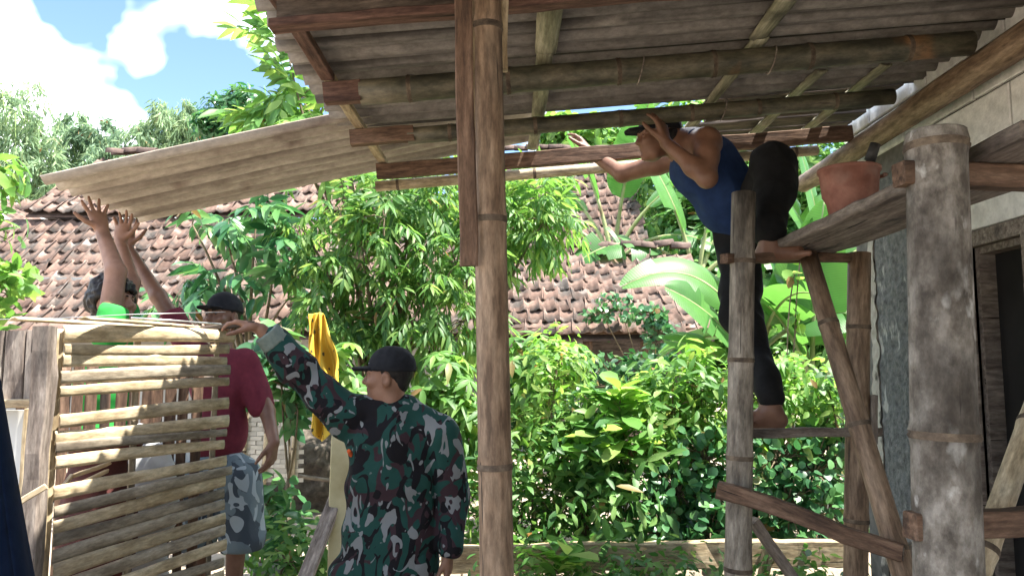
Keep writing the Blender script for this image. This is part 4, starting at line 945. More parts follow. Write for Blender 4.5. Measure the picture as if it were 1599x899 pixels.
# -- soldier reaching over the pen ---------------------------------------------------------------
def soldier():
    Y = 3.55; hip = A(612, 868, Y); che = A(612, 705, Y); ne = A(612, 640, Y); g = gz(hip[0], hip[1])
    t = thing('person', (hip[0], Y, 0), 'man in dark green camouflage jacket and black cap, back turned, reaching left', 'person')
    sl, sr = A(548, 652, Y + .01), A(676, 668, Y + .0)
    el, wl_ = A(468, 580, Y - .04), A(408, 515, Y - .12)
    er, wr = A(706, 775, Y + .03), A(701, 862, Y - .04)
    hc = A(606, 588, Y); f = V3(-1, .06, .03); u = V3(-.04, -.03, 1)
    B = Sdf(); P, ax = add_head(B, hc, f, u, 1.0)
    B.cone(hc + V3(.02, -.01, -.05), ne + V3(0, 0, -.03), .058, .064, .03)
    B.ell(che, (.17, .11, .20), None, .05).ell(hip + V3(0, 0, .06), (.16, .115, .16), None, .05).cone(sl, sr, .06, .06, .05)
    B.chain([sl, el, wl_], [.055, .044, .030]).chain([sr, er, wr], [.055, .044, .030])
    hl, hr = hip + V3(-.09, 0, 0), hip + V3(.09, 0, 0); kl, kr = V3(hip[0] - .22, Y + .05, .46), V3(hip[0] + .10, Y, .47); al, ar = V3(hip[0] - .30, Y + .02, .09), V3(hip[0] + .12, Y, .09)
    B.chain([hl, kl, al], [.085, .058, .042]).chain([hr, kr, ar], [.085, .058, .042])
    add_foot(B, al, V3(-.4, 1, 0)); add_foot(B, ar, V3(.2, 1, 0))
    add_hand(B, wl_ + V3(-.012, -.003, .012), V3(-1, -.15, .22), V3(.1, 0, -1), 1, (.42, .45, .48, .5), .2, .5, 1.05, .5)
    add_hand(B, wr, V3(-.03, .05, -1), V3(-1, .2, 0), -1, (.25, .28, .3, .32), .15, .35, 1.0)
    part('body', B.mesh('body', .0052, SKIN), t)
    eyes(t, P); cap_o = cap(t, P, ax)
    # pale badge on the cap front
    S = Sdf().cone(P(.0, .088, .062), P(-.028, .082, .060), .005, .005, .004); part('cap_badge', S.mesh('cap_badge', .004, MAT['sack']), cap_o)
    short_hair(t, P, ax)
    J = Sdf()
    J.ell(A(614, 692, Y), (.208, .135, .14), None, .05).ell(A(610, 750, Y), (.203, .140, .20), None, .06).ell(A(611, 838, Y), (.218, .150, .22), None, .06)
    J.cone(A(545, 648, Y), A(596, 634, Y), .068, .062, .05).cone(A(684, 672, Y), A(634, 640, Y), .066, .062, .05)
    J.chain([A(543, 652, Y), el, A(428, 532, Y - .09)], [.092, .074, .062], .035).chain([A(686, 680, Y), er + V3(.0, 0, 0), A(702, 850, Y - .03)], [.088, .076, .066], .02)
    J.cone(ne + V3(-.02, .0, -.035), ne + V3(.03, 0, -.03), .075, .075, .04)
    J.ell(A(596, 893, Y), (.24, .16, .10), None, .06); J.half(A(600, 925, Y), (0, 0, -1)); hem(J, A(702, 862, Y - .03), wr - er, .10)
    part('jacket', J.mesh('jacket', .0075, CAMO, wrinkle(.017, 6.5, (1, 1, 1.25), 3)), t)
    S = Sdf(); S.cone(ne + V3(-.05, .02, .006), ne + V3(.045, .02, .004), .060, .062, .02).cone(ne + V3(-.045, -.045, -.01), ne + V3(.05, -.04, -.015), .03, .03, .03); S.ell(ne + V3(0, 0, .075), (.075, .07, .06), None, .01, True)
    part('collar', S.mesh('collar', .006, CAMO), t)
    S = Sdf(); d = nrm(wl_ - el); c = A(428, 532, Y - .09); S.cone(c - d * .01, c + d * .055, .066, .063, .004); S.cone(c + d * .12, c + d * .02, .055, .035, .01, True); S.half(c + d * .050, d); S.half(c - d * .016, -d)
    part('cuff', S.mesh('cuff', .005, CUFF, wrinkle(.003, 20)), t)
    Tt = Sdf(); Tt.ell(hip + V3(0, 0, -.02), (.19, .14, .13), None, .05).chain([hl, kl, al + V3(0, 0, .06)], [.115, .092, .075], .04).chain([hr, kr, ar + V3(0, 0, .06)], [.115, .092, .075], .04)
    part('trousers', Tt.mesh('trousers', .009, CAMO, wrinkle(.008, 8, (1, 1, 1), 6)), t)
    S = Sdf()
    for a_, f_ in ((al, V3(-.4, 1, 0)), (ar, V3(.2, 1, 0))):
        f_ = nrm(f_); S.cone(a_ + V3(0, 0, .1), a_ - V3(0, 0, .02), .055, .056, .02).cone(a_ - V3(0, 0, .035) - f_ * .03, a_ + f_ * .15 - V3(0, 0, .045), .050, .043, .03)
    S.half(V3(0, 0, .002), (0, 0, -1)); part('boots', S.mesh('boots', .009, CAPM), t)
    q = A(545, 704, Y - .112); S = Sdf().cone(q, q + V3(.004, .03, -.02), .010, .010, .004); part('shoulder_tab', S.mesh('shoulder_tab', .004, pm('orange_tab', [(.6,.1,.03), (.7,.14,.04)], rnd=0)), t)
    o = board('wood_block', A(300, 515, 3.36), A(398, 505, 3.42), .05, .022, MAT['wood_dark'], None, seed=99); tag(o, 'dark flat piece of wood under the soldier’s outstretched hand'.replace('’', "'"), 'wood piece')
soldier()

# -- man in the maroon shirt ---------------------------------------------------------------------
def red_man():
    Y = 4.22; hip = A(346, 735, Y); g = float(gz(hip[0], Y)); che = A(346, 610, Y); ne = A(346, 543, Y)
    t = thing('person', (hip[0], Y, g), 'man in maroon shirt, camouflage shorts and black cap, one arm raised to the sheet', 'person')
    sL, sR = A(390, 572, Y), A(306, 560, Y); eL, wL = A(417, 642, Y - .02), A(428, 690, Y - .14)
    eR, wR = A(247, 462, Y + .02), A(199, 386, Y + .12)
    hc = A(347, 495, Y); f = V3(-.35, -1, .10); u = V3(0, .1, 1)
    B = Sdf(); P, ax = add_head(B, hc, f, u); B.cone(hc + V3(0, .01, -.05), ne + V3(0, 0, -.02), .055, .062, .03)
    B.ell(che, (.125, .085, .19), None, .04).ell(hip, (.125, .095, .13), None, .04).cone(sL + V3(-.02, 0, -.005), sR + V3(.02, 0, -.005), .045, .045, .04)
    B.chain([sL, eL, wL], [.045, .041, .029]).chain([sR, eR, wR], [.054, .043, .029])
    hl, hr = hip + V3(.085, 0, -.04), hip + V3(-.085, 0, -.04); kl, kr = V3(hl[0] + .02, Y - .03, g + .43), V3(hr[0] - .02, Y - .02, g + .43)
    al, ar = V3(hl[0] + .0, Y, g + .085), V3(hr[0] - .02, Y, g + .085)
    B.chain([hl, kl, al], [.08, .056, .038]).chain([hr, kr, ar], [.08, .056, .038]); add_foot(B, al, V3(.1, -1, 0)); add_foot(B, ar, V3(-.3, -1, 0))
    add_hand(B, wL, V3(-.10, -.12, -1), V3(-1, .2, 0), -1, (.30, .34, .38, .42), .3, .5, 1.05)
    add_hand(B, wR, V3(-.12, .1, 1), V3(0, -.35, .5), 1, (.18, .15, .2, .25), .7, .9, 1.05, .1)
    part('body', B.mesh('body', .0055, SKIN_D), t); eyes(t, P); cap(t, P, ax)
    short_hair(t, P, ax)
    J = Sdf(); J.ell(A(344, 600, Y), (.160, .115, .17), None, .05).ell(A(342, 668, Y), (.148, .115, .20), None, .05).cone(A(380, 566, Y), A(314, 560, Y), .066, .066, .05)
    J.chain([A(383, 567, Y), A(407, 634, Y)], [.074, .068], .03).chain([A(312, 560, Y), A(266, 492, Y + .01)], [.078, .062], .03); J.half(A(346, 720, Y), (0, 0, -1)); hem(J, A(266, 494, Y + .01), eR - sR, .4); hem(J, A(409, 641, Y), A(409, 641, Y) - A(384, 567, Y), .10)
    J.half(A(407, 640, Y) , nrm(eL - sL) * [1, 1, 1]) if False else None
    part('shirt', J.mesh('shirt', .0075, MAROON, wrinkle(.012, 7, (1, 1, 1.8), 8)), t)
    S = Sdf(); S.ell(hip + V3(.0, 0, -.02), (.165, .125, .13), None, .05).chain([hl, kl + V3(.03, 0, -.06)], [.125, .115], .03).chain([hr, kr + V3(-.02, 0, -.06)], [.125, .115], .03); S.half(V3(0, 0, g + .34), (0, 0, -1))
    part('shorts', S.mesh('shorts', .008, CAMO_G, wrinkle(.012, 7, (1, 1, 1.4), 9)), t)
red_man()

# -- man in green, face hidden behind his raised arm -----------------------------------------------
def green_man():
    Y = 3.82; hc = A(178, 474, Y); g = float(gz(hc[0], Y)); ne = A(176, 525, Y); che = ne + V3(-.02, .0, -.25); hip = ne + V3(-.02, 0, -.58)
    t = thing('person', (hip[0], Y, g), 'dark-haired man in bright green shirt behind the pen, arm raised to the sheet', 'person')
    f = V3(.85, -.25, .12); u = V3(-.05, 0, 1)
    sN, eN, wN = A(168, 520, Y - .14), A(181, 424, Y - .06), A(159, 360, Y + .10)
    sF, eF, wF = A(190, 525, Y + .16), A(205, 440, Y + .22), A(188, 378, Y + .34)
    B = Sdf(); P, ax = add_head(B, hc, f, u); B.cone(hc + V3(-.01, 0, -.05), ne + V3(0, 0, -.02), .055, .062, .03)
    B.ell(che, (.12, .16, .2), None, .05).ell(hip, (.115, .15, .14), None, .05).cone(sN, sF, .055, .055, .05)
    B.chain([sN, eN, wN], [.056, .047, .033]).chain([sF, eF, wF], [.052, .043, .031])
    for sg in (-1, 1): B.chain([hip + V3(0, .09 * sg, -.03), V3(hip[0] + .02, Y + .1 * sg, g + .45), V3(hip[0], Y + .1 * sg, g + .09)], [.08, .056, .04]); add_foot(B, V3(hip[0], Y + .1 * sg, g + .085), V3(1, -.2, 0))
    add_hand(B, wN, V3(-.38, .12, .92), V3(.15, -.25, .9), -1, (.12, .1, .12, .2), .75, .95, 1.12, .05)
    add_hand(B, wF, V3(.05, .15, 1), V3(0, -.4, .6), 1, (.2, .2, .22, .25), .5, .7, 1.05, .1)
    part('body', B.mesh('body', .0055, SKIN), t); eyes(t, P)
    hair(t, P, ax, 1.28, fluff=.013, seed=4)
    J = Sdf(); J.ell(che, (.135, .175, .2), None, .05).ell(che + V3(0, 0, -.25), (.13, .165, .2), None, .05).cone(sN, sF, .070, .070, .05)
    J.chain([sN, A(176, 490, Y - .13)], [.076, .066], .03).chain([sF, A(196, 488, Y + .2)], [.075, .066], .03); J.half(hip + V3(0, 0, -.06), (0, 0, -1)); hem(J, A(177, 484, Y - .12), eN - sN + V3(.08, 0, 0), .45)
    part('shirt', J.mesh('shirt', .0075, GREEN, wrinkle(.008, 9, (1, 1, 1.6), 11)), t)
    S = Sdf(); S.ell(hip, (.125, .16, .14), None, .05)
    for sg in (-1, 1): S.chain([hip + V3(0, .09 * sg, -.03), V3(hip[0] + .02, Y + .1 * sg, g + .45), V3(hip[0], Y + .1 * sg, g + .12)], [.095, .075, .06])
    part('trousers', S.mesh('trousers', .01, BLACK, wrinkle(.006, 8)), t)
green_man()

# -- man in the blue singlet on the scaffold ------------------------------------------------------
def roof_man():
    Y = 3.78
    hip = A(1163, 338, Y); che = A(1098, 250, Y - .01); ne = A(1074, 222, Y)
    t = thing('person', (hip[0], Y, 1.35), 'man in blue singlet and black trousers crouching on the scaffold under the roof', 'person')
    hc = A(1027, 215, Y + .0); f = V3(-1, -.15, -.06); u = V3(-.10, .0, 1)
    sN, eN, wN = A(1103, 222, Y - .18), A(1104, 278, Y - .30), A(1040, 224, Y - .22)
    sF, eF, wF = A(1062, 246, Y + .17), A(972, 272, Y + .34), A(921, 237, Y + .50)
    kN, aN = A(1210, 256, 3.45), A(1203, 377, 3.16); hN = hip + V3(.02, -.09, 0); hF = hip + V3(-.02, .09, -.02)
    kF, aF = A(1158, 492, 3.66), A(1204, 637, 3.28)
    B = Sdf(); P, ax = add_head(B, hc, f, u); B.cone(hc + V3(.03, 0, -.035), ne + V3(.02, 0, -.01), .055, .066, .03)
    B.ell(che, (.15, .155, .135), None, .06).cone(che, hip, .13, .125, .05).ell(hip, (.13, .15, .13), None, .05).cone(sN, sF, .062, .06, .05)
    B.cone(sN, ne, .062, .06, .05)
    B.chain([sN, eN, wN], [.062, .046, .030]).chain([sF, eF, wF], [.058, .045, .031])
    B.ell((sN * .62 + eN * .38), (.056, .06, .07), None, .03); B.ell((eN * .7 + wN * .3), (.05, .045, .045), None, .03); B.ell((sF * .6 + eF * .4), (.07, .055, .055), None, .03)
    B.chain([hN, kN, aN], [.095, .065, .040]).chain([hF, kF, aF], [.095, .062, .040])
    add_foot(B, aN, V3(.8, -.75, 0), 1.05); add_foot(B, aF, V3(-1, .15, 0), 1.02)
    add_hand(B, wN, V3(-.22, .02, 1), V3(-.75, .6, .1), 1, (.28, .3, .33, .36), .3, .5, 1.08, .4)
    add_hand(B, wF, V3(-.45, .25, .75), V3(-.3, .2, 1) * -1, 1, (.3, .3, .3, .3), .3, .5, 1.05)
    part('body', B.mesh('body', .0055, SKIN_D), t); eyes(t, P); cap(t, P, ax)
    S = Sdf(); S.ell(P(0, -.045, .0), (.078, .068, .066), ax, .02); S.ell(P(0, .065, -.02), (.1, .06, .1), ax, .01, True); part('hair', S.mesh('hair', .005, HAIR, wrinkle(.003, 30)), t)
    J = Sdf(); J.ell(A(1104, 262, Y), (.155, .168, .145), None, .05).cone(A(1100, 262, Y), A(1160, 330, Y), .155, .150, .05).ell(A(1140, 318, Y), (.15, .165, .15), None, .05)
    J.cone(A(1085, 216, Y - .12), A(1110, 244, Y - .13), .045, .06, .04).cone(A(1078, 218, Y + .11), A(1100, 240, Y + .13), .045, .06, .04)
    d = nrm(hip - che)
    # open armhole and neck
    J.ell(sN + V3(.01, -.045, .0), (.078, .075, .088), None, .015, True); J.ell(sF + V3(-.01, .045, 0), (.075, .07, .08), None, .015, True)
    J.ell(ne + V3(-.035, 0, .04), (.085, .075, .075), None, .015, True); J.half(A(1150, 365, Y), V3(.35, 0, -1))
    part('singlet', J.mesh('singlet', .0065, BLUE, wrinkle(.013, 8, (1.5, 1, 1.2), 14)), t)
    S = Sdf(); S.ell(hip + V3(.01, 0, 0), (.145, .165, .14), None, .05).chain([hN, kN, aN + V3(0, 0, .045)], [.118, .092, .074], .04).chain([hF, kF, aF + V3(0, 0, .05)], [.118, .084, .060], .04)
    S.ell((hN * .45 + kN * .55) + V3(.01, 0, -.02), (.09, .12, .13), None, .05); S.ell(kN + V3(.005, .03, -.09), (.085, .10, .13), None, .05)
    part('trousers', S.mesh('trousers', .0075, BLACK, wrinkle(.018, 7, (1, 1, 1.3), 15)), t)
roof_man()
# ------------------------------------------------------------------ tiled houses behind
def tile_mesh(w, L, mat):
    n = 8; s = np.linspace(0, 1, n + 1)
    prof = .020 * np.cos(s * 2 * math.pi + .5) + .010 * np.cos(s * 4 * math.pi); v = []; q = []
    x = (s - .5) * w * 1.06
    for (y, dz) in ((0, .020), (L, .0)):
        v += [(x[i], y, prof[i] + dz) for i in range(n + 1)]
    v += [(x[i], -.002, prof[i] + .004) for i in range(n + 1)]
    for i in range(n): q += [(i, i + 1, n + 2 + i, n + 1 + i), (2*n + 2 + i, 2*n + 3 + i, i + 1, i)]
    return mesh_np('tile', v, None, q, True, mat)

TILE = tile_mesh(.205, .30, MAT['tile'])
def roof_plane(t, x0, x1, e, r, keep=None, hipL=0.0, hipR=0.0, seed=0, w=.205):
    """courses of clay tiles from eave point e=(Y,z) up to r=(Y,z), x0..x1; tiles keep() says are hidden go into one mesh"""
    e = np.array(e, float); r = np.array(r, float); L = np.linalg.norm(r - e); d = (r - e) / L; n = int(L / .245); ang = math.atan2(d[1], d[0]); rn = random.Random(seed)
    rest = MB(); src = np.array([tuple(v.co) for v in TILE.vertices]); fq = np.array([list(p.vertices) for p in TILE.polygons]); nn = 0
    for j in range(n):
        p = e + d * (j * .245); k = j / max(1, n - 1); a, b = x0 + hipL * k, x1 - hipR * k; x = x0 + (.05 * (j % 2))
        while x < b:
            if x >= a:
                M = Matrix.Translation((x + rn.uniform(-.008, .008), p[0], p[1] + rn.uniform(-.008, .008) - .035 * (1 + math.sin(x * 1.3 + j * .35 + seed)))) @ Matrix.Rotation(ang, 4, 'X') @ Matrix.Rotation(rn.gauss(0, .05) + (rn.uniform(-.3, .3) if rn.random() < .05 else 0), 4, 'Z') @ Matrix.Rotation(rn.gauss(0, .05), 4, 'Y') @ Matrix.Translation((0, -.05 * rn.random() if rn.random() < .12 else 0, 0))
                if keep is None or keep(x, p[0], p[1]): part('tile', TILE, t, M); nn += 1
                else:
                    R = np.array(M); rest.add(src @ R[:3, :3].T + R[:3, 3], fq)
            x += w
    if rest.n:
        o = part('tile_courses', rest.mesh('tile_courses', MAT['tile']), t); o['kind'] = 'stuff'
    # boarding beneath
    dz = np.array([d[1], -d[0]]) * .10; mb = MB()
    v = [(x0, e[0] + dz[0], e[1] + dz[1]), (x1, e[0] + dz[0], e[1] + dz[1]), (x1 - hipR, r[0] + dz[0], r[1] + dz[1]), (x0 + hipL, r[0] + dz[0], r[1] + dz[1])]
    v += [(a, b, c - .03) for a, b, c in v]
    mb.add(v, [(0, 1, 2, 3), (7, 6, 5, 4), (0, 4, 5, 1), (2, 6, 7, 3), (1, 5, 6, 2), (3, 7, 4, 0)]); part('roof_boarding', mb.mesh('roof_boarding', MAT['tile_dark'], False), t)
    return nn

def ridge(t, x0, x1, Y, z, r=.075, mat='tile_dark', seed=0):
    rn = random.Random(seed); L = .30; n = 8; an = np.linspace(math.radians(-15), math.radians(195), n + 1); v = []; q = []
    for (x, k) in ((0, 1.1), (L, .95)):
        for kk in (1, .82): v += [(x, math.cos(a) * r * k * kk, math.sin(a) * r * k * kk) for a in an]
    m = n + 1
    for i in range(n): q += [(i, 2*m + i, 2*m + i + 1, i + 1), (m + i + 1, 3*m + i + 1, 3*m + i, m + i), (i, i + 1, m + i + 1, m + i), (2*m + i + 1, 2*m + i, 3*m + i, 3*m + i + 1)]
    me = mesh_np('ridge_tile', v, None, q, True, MAT[mat]); x = x0
    while x < x1:
        part('ridge_tile', me, t, Matrix.Translation((x, Y, z + rn.uniform(-.015, .015) - .03 * (1 + math.sin(x * 1.3 + seed)))) @ Matrix.Rotation(rn.gauss(0, .07), 4, 'Y') @ Matrix.Rotation(rn.gauss(0, .06), 4, 'Z')); x += .25

def px_of(x, Y, z):
    d = np.array([x, Y, z - CAMZ]); f = d[1] * CP + d[2] * SP; up = -d[1] * SP + d[2] * CP
    return 799.5 + FPX * d[0] / f, 449.5 - FPX * up / f

def houses():
    # big hipped house on the left: lower skirt roof and steeper upper roof
    t = thing('tiled_house', (-4, 10.5, .4), 'large house with weathered red clay tiled roof in two tiers, left background', 'house')
    def keep_low(x, Y, z): p = px_of(x, Y, z); return -10 < p[0] < 475 and p[1] < 505
    roof_plane(t, -8.3, -.4, (9.1, 2.02), (10.95, 3.80), keep_low, seed=1)
    def keep_up(x, Y, z): p = px_of(x, Y, z); return p[0] < 200 or (p[0] < 330 and p[1] > 315)
    roof_plane(t, -6.98, -1.2, (10.80, 3.83), (12.25, 5.05), keep_up, hipL=.33, hipR=.3, seed=2)
    ridge(t, -6.60, -1.6, 12.27, 5.09, seed=1)
    # left hip end of the upper roof
    mb = MB(); mb.add([(-6.98, 10.75, 3.80), (-6.65, 12.25, 5.0), (-6.98, 13.7, 3.80), (-6.5, 12.25, 3.8)], None, [(0, 1, 2), (0, 3, 1), (2, 1, 3), (0, 2, 3)]); part('hip_end', mb.mesh('hip_end', MAT['tile_dark'], False), t)
    mb = MB(); mb.box((-8.0, 9.9, .2), (-.8, 14.0, 2.75)); part('wall', mb.mesh('wall', MAT['wall_white'], False), t)
    mb = MB(); mb.box((-6.8, 11.3, 2.76), (-1.4, 13.4, 3.72)); part('upper_wall', mb.mesh('upper_wall', MAT['wall_white'], False), t)
    # outbuilding with the low roof, right of the centre post
    t = thing('tiled_outbuilding', (1.2, 10.8, .4), 'low outbuilding with red clay tiled roof and dark ridge, behind the shrubs', 'house')
    roof_plane(t, -.55, 2.62, (9.9, 2.03), (11.5, 3.37), None, seed=3)
    ridge(t, -.6, 2.5, 11.52, 3.42, seed=3)
    mb = MB(); mb.box((-.4, 10.35, .2), (.95, 12.3, 2.2)); part('wall', mb.mesh('wall', MAT['wall_white'], False), t)
    mb = MB(); mb.box((.96, 11.4, .2), (2.5, 12.3, 3.0)); part('back_wall', mb.mesh('back_wall', MAT['wood_dark'], False), t)
    for x in (.99, 1.75, 2.45): board('wooden_post', (x, 10.1, .3), (x, 10.1, 2.1), .12, .12, MAT['wood_brown'], t, seed=int(x * 10))
    board('eave_beam', (-.5, 10.02, 2.06), (2.55, 10.02, 2.06), .06, .09, MAT['wood_brown'], t, seed=7)
    board('strut', (1.0, 10.08, 1.5), (.55, 10.06, 2.0), .06, .06, MAT['wood_grey'], t, seed=8)
    # taller house farther back
    t = thing('tiled_house', (1, 16, .4), 'farther house whose tall tiled roof rises behind the low outbuilding', 'house')
    roof_plane(t, -.9, 2.5, (13.6, 3.45), (16.3, 6.25), None, seed=4)
    ridge(t, -.95, 2.4, 16.32, 6.32, seed=4)
    mb = MB(); mb.box((-.8, 14.2, .2), (2.4, 18, 3.9)); part('wall', mb.mesh('wall', MAT['wall_white'], False), t)
    # gable at the far left
    t = thing('gabled_house', A(20, 400, 17) * [1, 1, 0] + [0, 0, .4], 'small grey-walled gable of a house at the far left edge', 'house')
    a, b, c = A(-150, 345, 17), A(52, 312, 17), A(38, 352, 17)
    mb = MB(); mb.add([(-15.2, 17, .3), (-10.9, 17, .3), (-10.9, 17, 4.55), (-12.2, 17, 5.45), (-15.2, 17, 4.2), (-15.2, 21, .3), (-10.9, 21, .3), (-10.9, 21, 4.55), (-12.2, 21, 5.45), (-15.2, 21, 4.2)],
                      [(0, 5, 6, 1), (1, 6, 7, 2), (2, 7, 8, 3), (3, 8, 9, 4), (4, 9, 5, 0)], [(0, 1, 2), (0, 2, 3), (0, 3, 4), (5, 7, 6), (5, 8, 7), (5, 9, 8)])
    part('wall', mb.mesh('wall', MAT['stone'], False), t)
    x = lambda p, q, k: tuple(np.array(p) * (1 - k) + np.array(q) * k)
    for j in range(9):
        for i in range(12):
            k = j / 9; X = -12.25 + 1.75 * k; Z = 5.52 - 1.2 * k
            M = Matrix.Translation((X, 16.7 + i * .36, Z)) @ Matrix.Rotation(-math.pi / 2, 4, 'Z') @ Matrix.Rotation(.0, 4, 'X') @ Matrix.Rotation(math.radians(180 - 34), 4, 'X') @ Matrix.Rotation(math.pi, 4, 'Y')
            M = Matrix.Translation((X, 16.7 + i * .205, Z)) @ Matrix.Rotation(math.pi / 2, 4, 'Z') @ Matrix.Rotation(math.radians(34), 4, 'X')
            part('tile', TILE, t, M)
    board('barge_board', (-12.3, 16.66, 5.62), (-10.4, 16.66, 4.32), .05, .10, MAT['panel_white'], t, seed=3)
houses()
# ------------------------------------------------------------------ vegetation
TEMPL = {}
def templ(kind):
    if kind in TEMPL: return TEMPL[kind]
    if kind == 'diamond':
        P = [(0, 0), (.45, -1), (1, 0), (.45, 1)]; T = [(0, 1, 2), (0, 2, 3)]
        r = (np.array(P, float), np.array(T))
    else:
        rows = {'lance': [(.16, .62), (.45, 1.0), (.78, .58)], 'broad': [(.14, .70), (.48, 1.0), (.82, .62)], 'obov': [(.18, .35), (.58, 1.0), (.86, .78)]}[kind]
        P = [(0, 0)]; T = []
        for (a, w) in rows: P += [(a, -w), (a, 0), (a, w)]
        P.append((1, 0)); T += [(0, 1, 2), (0, 2, 3)]
        for k in range(2):
            a, b = 1 + 3 * k, 4 + 3 * k; T += [(a, b, b + 1), (a, b + 1, a + 1), (a + 1, b + 1, b + 2), (a + 1, b + 2, a + 2)]
        T += [(7, 10, 8), (8, 10, 9)]
        r = (np.array(P, float), np.array(T))
    TEMPL[kind] = r; return r

def leaf_geo(base, d, up, L, W, kind='lance', droop=.25, fold=.25):
    """many leaf blades at once: base, direction d, upper face towards up"""
    P, T = templ(kind); n = len(base); d = nrm(d); s = nrm(np.cross(d, up)); z = np.cross(s, d)
    L = np.broadcast_to(L, (n,))[:, None, None]; W = np.broadcast_to(W, (n,))[:, None, None]; dr = np.broadcast_to(droop, (n,))[:, None, None]; fo = np.broadcast_to(fold, (n,))[:, None, None]
    a = P[None, :, 0:1]; w = P[None, :, 1:2]
    v = base[:, None, :] + d[:, None, :] * a * L + s[:, None, :] * w * W * .5 + z[:, None, :] * (np.abs(w) * fo * W * .5 - dr * L * a * a)
    t = T[None] + (np.arange(n) * len(P))[:, None, None]
    return v.reshape(-1, 3), t.reshape(-1, 3)

class Foliage:
    def __init__(s, seed): s.m = MB(); s.r = np.random.default_rng(seed)
    def add(s, *a, **k):
        v, t = leaf_geo(*a, **k); s.m.add(v, None, t)
    def rand(s, n, spread=1.0): return s.r.normal(size=(n, 3)) * spread
    def pinnate(s, O, d, Lr, pairs, ll, lw, droop=.5, kind='lance', sag=.35):
        n = len(O); d = nrm(d); up = np.array([0, 0, 1.0]) + s.rand(n, .15); side = nrm(np.cross(d, up)); u2 = np.cross(side, d)
        for j in range(pairs):
            t = .15 + .85 * j / max(1, pairs - 1); b = O + d * Lr * t; b[:, 2] -= sag * Lr * t * t
            for sg in (-1, 1):
                dd = nrm(d * (.45 + .4 * t) + side * sg * .85 + np.array([0, 0, -1]) * (droop * (1 + .6 * s.r.random((n, 1)))) + s.rand(n, .16))
                s.add(b + s.rand(n, .006), dd, nrm(u2 + s.rand(n, .22)), ll * s.r.uniform(.7, 1.15, n), lw * s.r.uniform(.8, 1.2, n), kind, s.r.uniform(.1, .4, n), .3)
        b = O + d * Lr; b[:, 2] -= sag * Lr; s.add(b, nrm(d + np.array([0, 0, -droop])), u2, ll, lw, kind, .3, .3)
        for i in range(n):   # leaf stalks
            pass
        T = np.linspace(0, 1, 3); v = []; q = []
        for k, t in enumerate(T):
            b = O + d * Lr * t; b[:, 2] -= sag * Lr * t * t; v.append(np.stack([b + side * .0035, b - side * .0035 , b + u2 * .004], 1))
        v = np.stack(v, 1); idx = np.arange(n * 9).reshape(n, 3, 3)
        for k in range(2):
            for j in range(3): q.append(np.stack([idx[:, k, j], idx[:, k, (j + 1) % 3], idx[:, k + 1, (j + 1) % 3], idx[:, k + 1, j]], 1))
        s.m.add(v.reshape(-1, 3), np.concatenate(q))
    def palmate(s, O, nrmv, fing, ll, lw, droop=.35):
        n = len(O); nv = nrm(nrmv); ref = nrm(np.cross(nv, s.rand(n))); bi = np.cross(nv, ref)
        for j in range(fing):
            a = (j / fing) * 2 * math.pi * .86 + .2; d = ref * math.cos(a) + bi * math.sin(a)
            s.add(O, nrm(d + s.rand(n, .1) - nv * .15), nv, ll * s.r.uniform(.75, 1.1, n), lw * s.r.uniform(.8, 1.2, n), 'lance', droop * s.r.uniform(.6, 1.5, n), .25)
    def whorl(s, O, d, cnt, ll, lw, open_=1.0, kind='broad', step=.03, droop=.25):
        n = len(O); d = nrm(d); ref = nrm(np.cross(d, s.rand(n))); bi = np.cross(d, ref)
        for j in range(cnt):
            a = j * 2.4; rad = ref * math.cos(a) + bi * math.sin(a); up = nrm(d + s.rand(n, .2)); k = 1 - .4 * j / cnt
            s.add(O - d * step * (j - cnt * .6), nrm(rad * open_ + d * (.25 + .6 * (1 - k)) + s.rand(n, .12)), up, ll * k * s.r.uniform(.75, 1.2, n), lw * k * s.r.uniform(.8, 1.2, n), kind, droop * s.r.uniform(.5, 1.5, n), .25)
    def inside(s, c, r, n, shell=.45):
        v = nrm(s.rand(n)); q = s.r.random((n, 1)) ** shell; q = .35 + .65 * q if shell < 1 else q
        return np.asarray(c) + v * q * np.asarray(r), v
    def mesh(s, name, mat): return s.m.mesh(name, mat, True)

LM = {}
LM['longan'] = leafmat('leaf_longan', (.045,.11,.026), (.09,.175,.042), (.19,.27,.07), .45, .5)
LM['longan2'] = leafmat('leaf_bright', (.06,.14,.03), (.11,.21,.045), (.21,.29,.075), .42, .5)
LM['teal'] = leafmat('leaf_bluegreen', (0.027,0.084,0.035), (0.061,0.149,0.054), (0.108,0.216,0.068), .25, .34)
LM['shrub'] = leafmat('leaf_shrub', (.035,.10,.025), (.085,.18,.04), (.19,.28,.08), .38, .5)
LM['lime'] = leafmat('leaf_lime', (.085,.19,.035), (.145,.27,.05), (.26,.32,.09), .42, .5)
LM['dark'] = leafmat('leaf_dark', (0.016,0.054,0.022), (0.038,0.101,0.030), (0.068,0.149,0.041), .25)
LM['hazy_bambooleaf'] = leafmat('leaf_bamboo_haze', (.12,.17,.095), (.19,.25,.13), (.28,.32,.17), .35, .7)  # leaves paled and greyed: distance haze put into the colour
LM['hazy_bambooleaf2'] = leafmat('leaf_bamboo_haze_dark', (.09,.14,.085), (.15,.21,.12), (.22,.27,.14), .35, .7)  # deeper green, likewise paled to stand for haze
LM['yellow'] = leafmat('leaf_yellow', (0.405,0.405,0.095), (0.567,0.513,0.135), (0.675,0.446,0.162), .4)
LM['banana'] = leafmat('leaf_banana', (.05,.135,.03), (.08,.185,.042), None, .38, .42, veins=True)
STEM = pm('stem_brown', [(.07,.055,.035), (.14,.11,.07), (.20,.16,.11)], ns=14, rough=.9, bump=.4)
STEMG = pm('stem_green', [(.10,.16,.05), (.17,.23,.08)], ns=10, rough=.7, bump=.2)
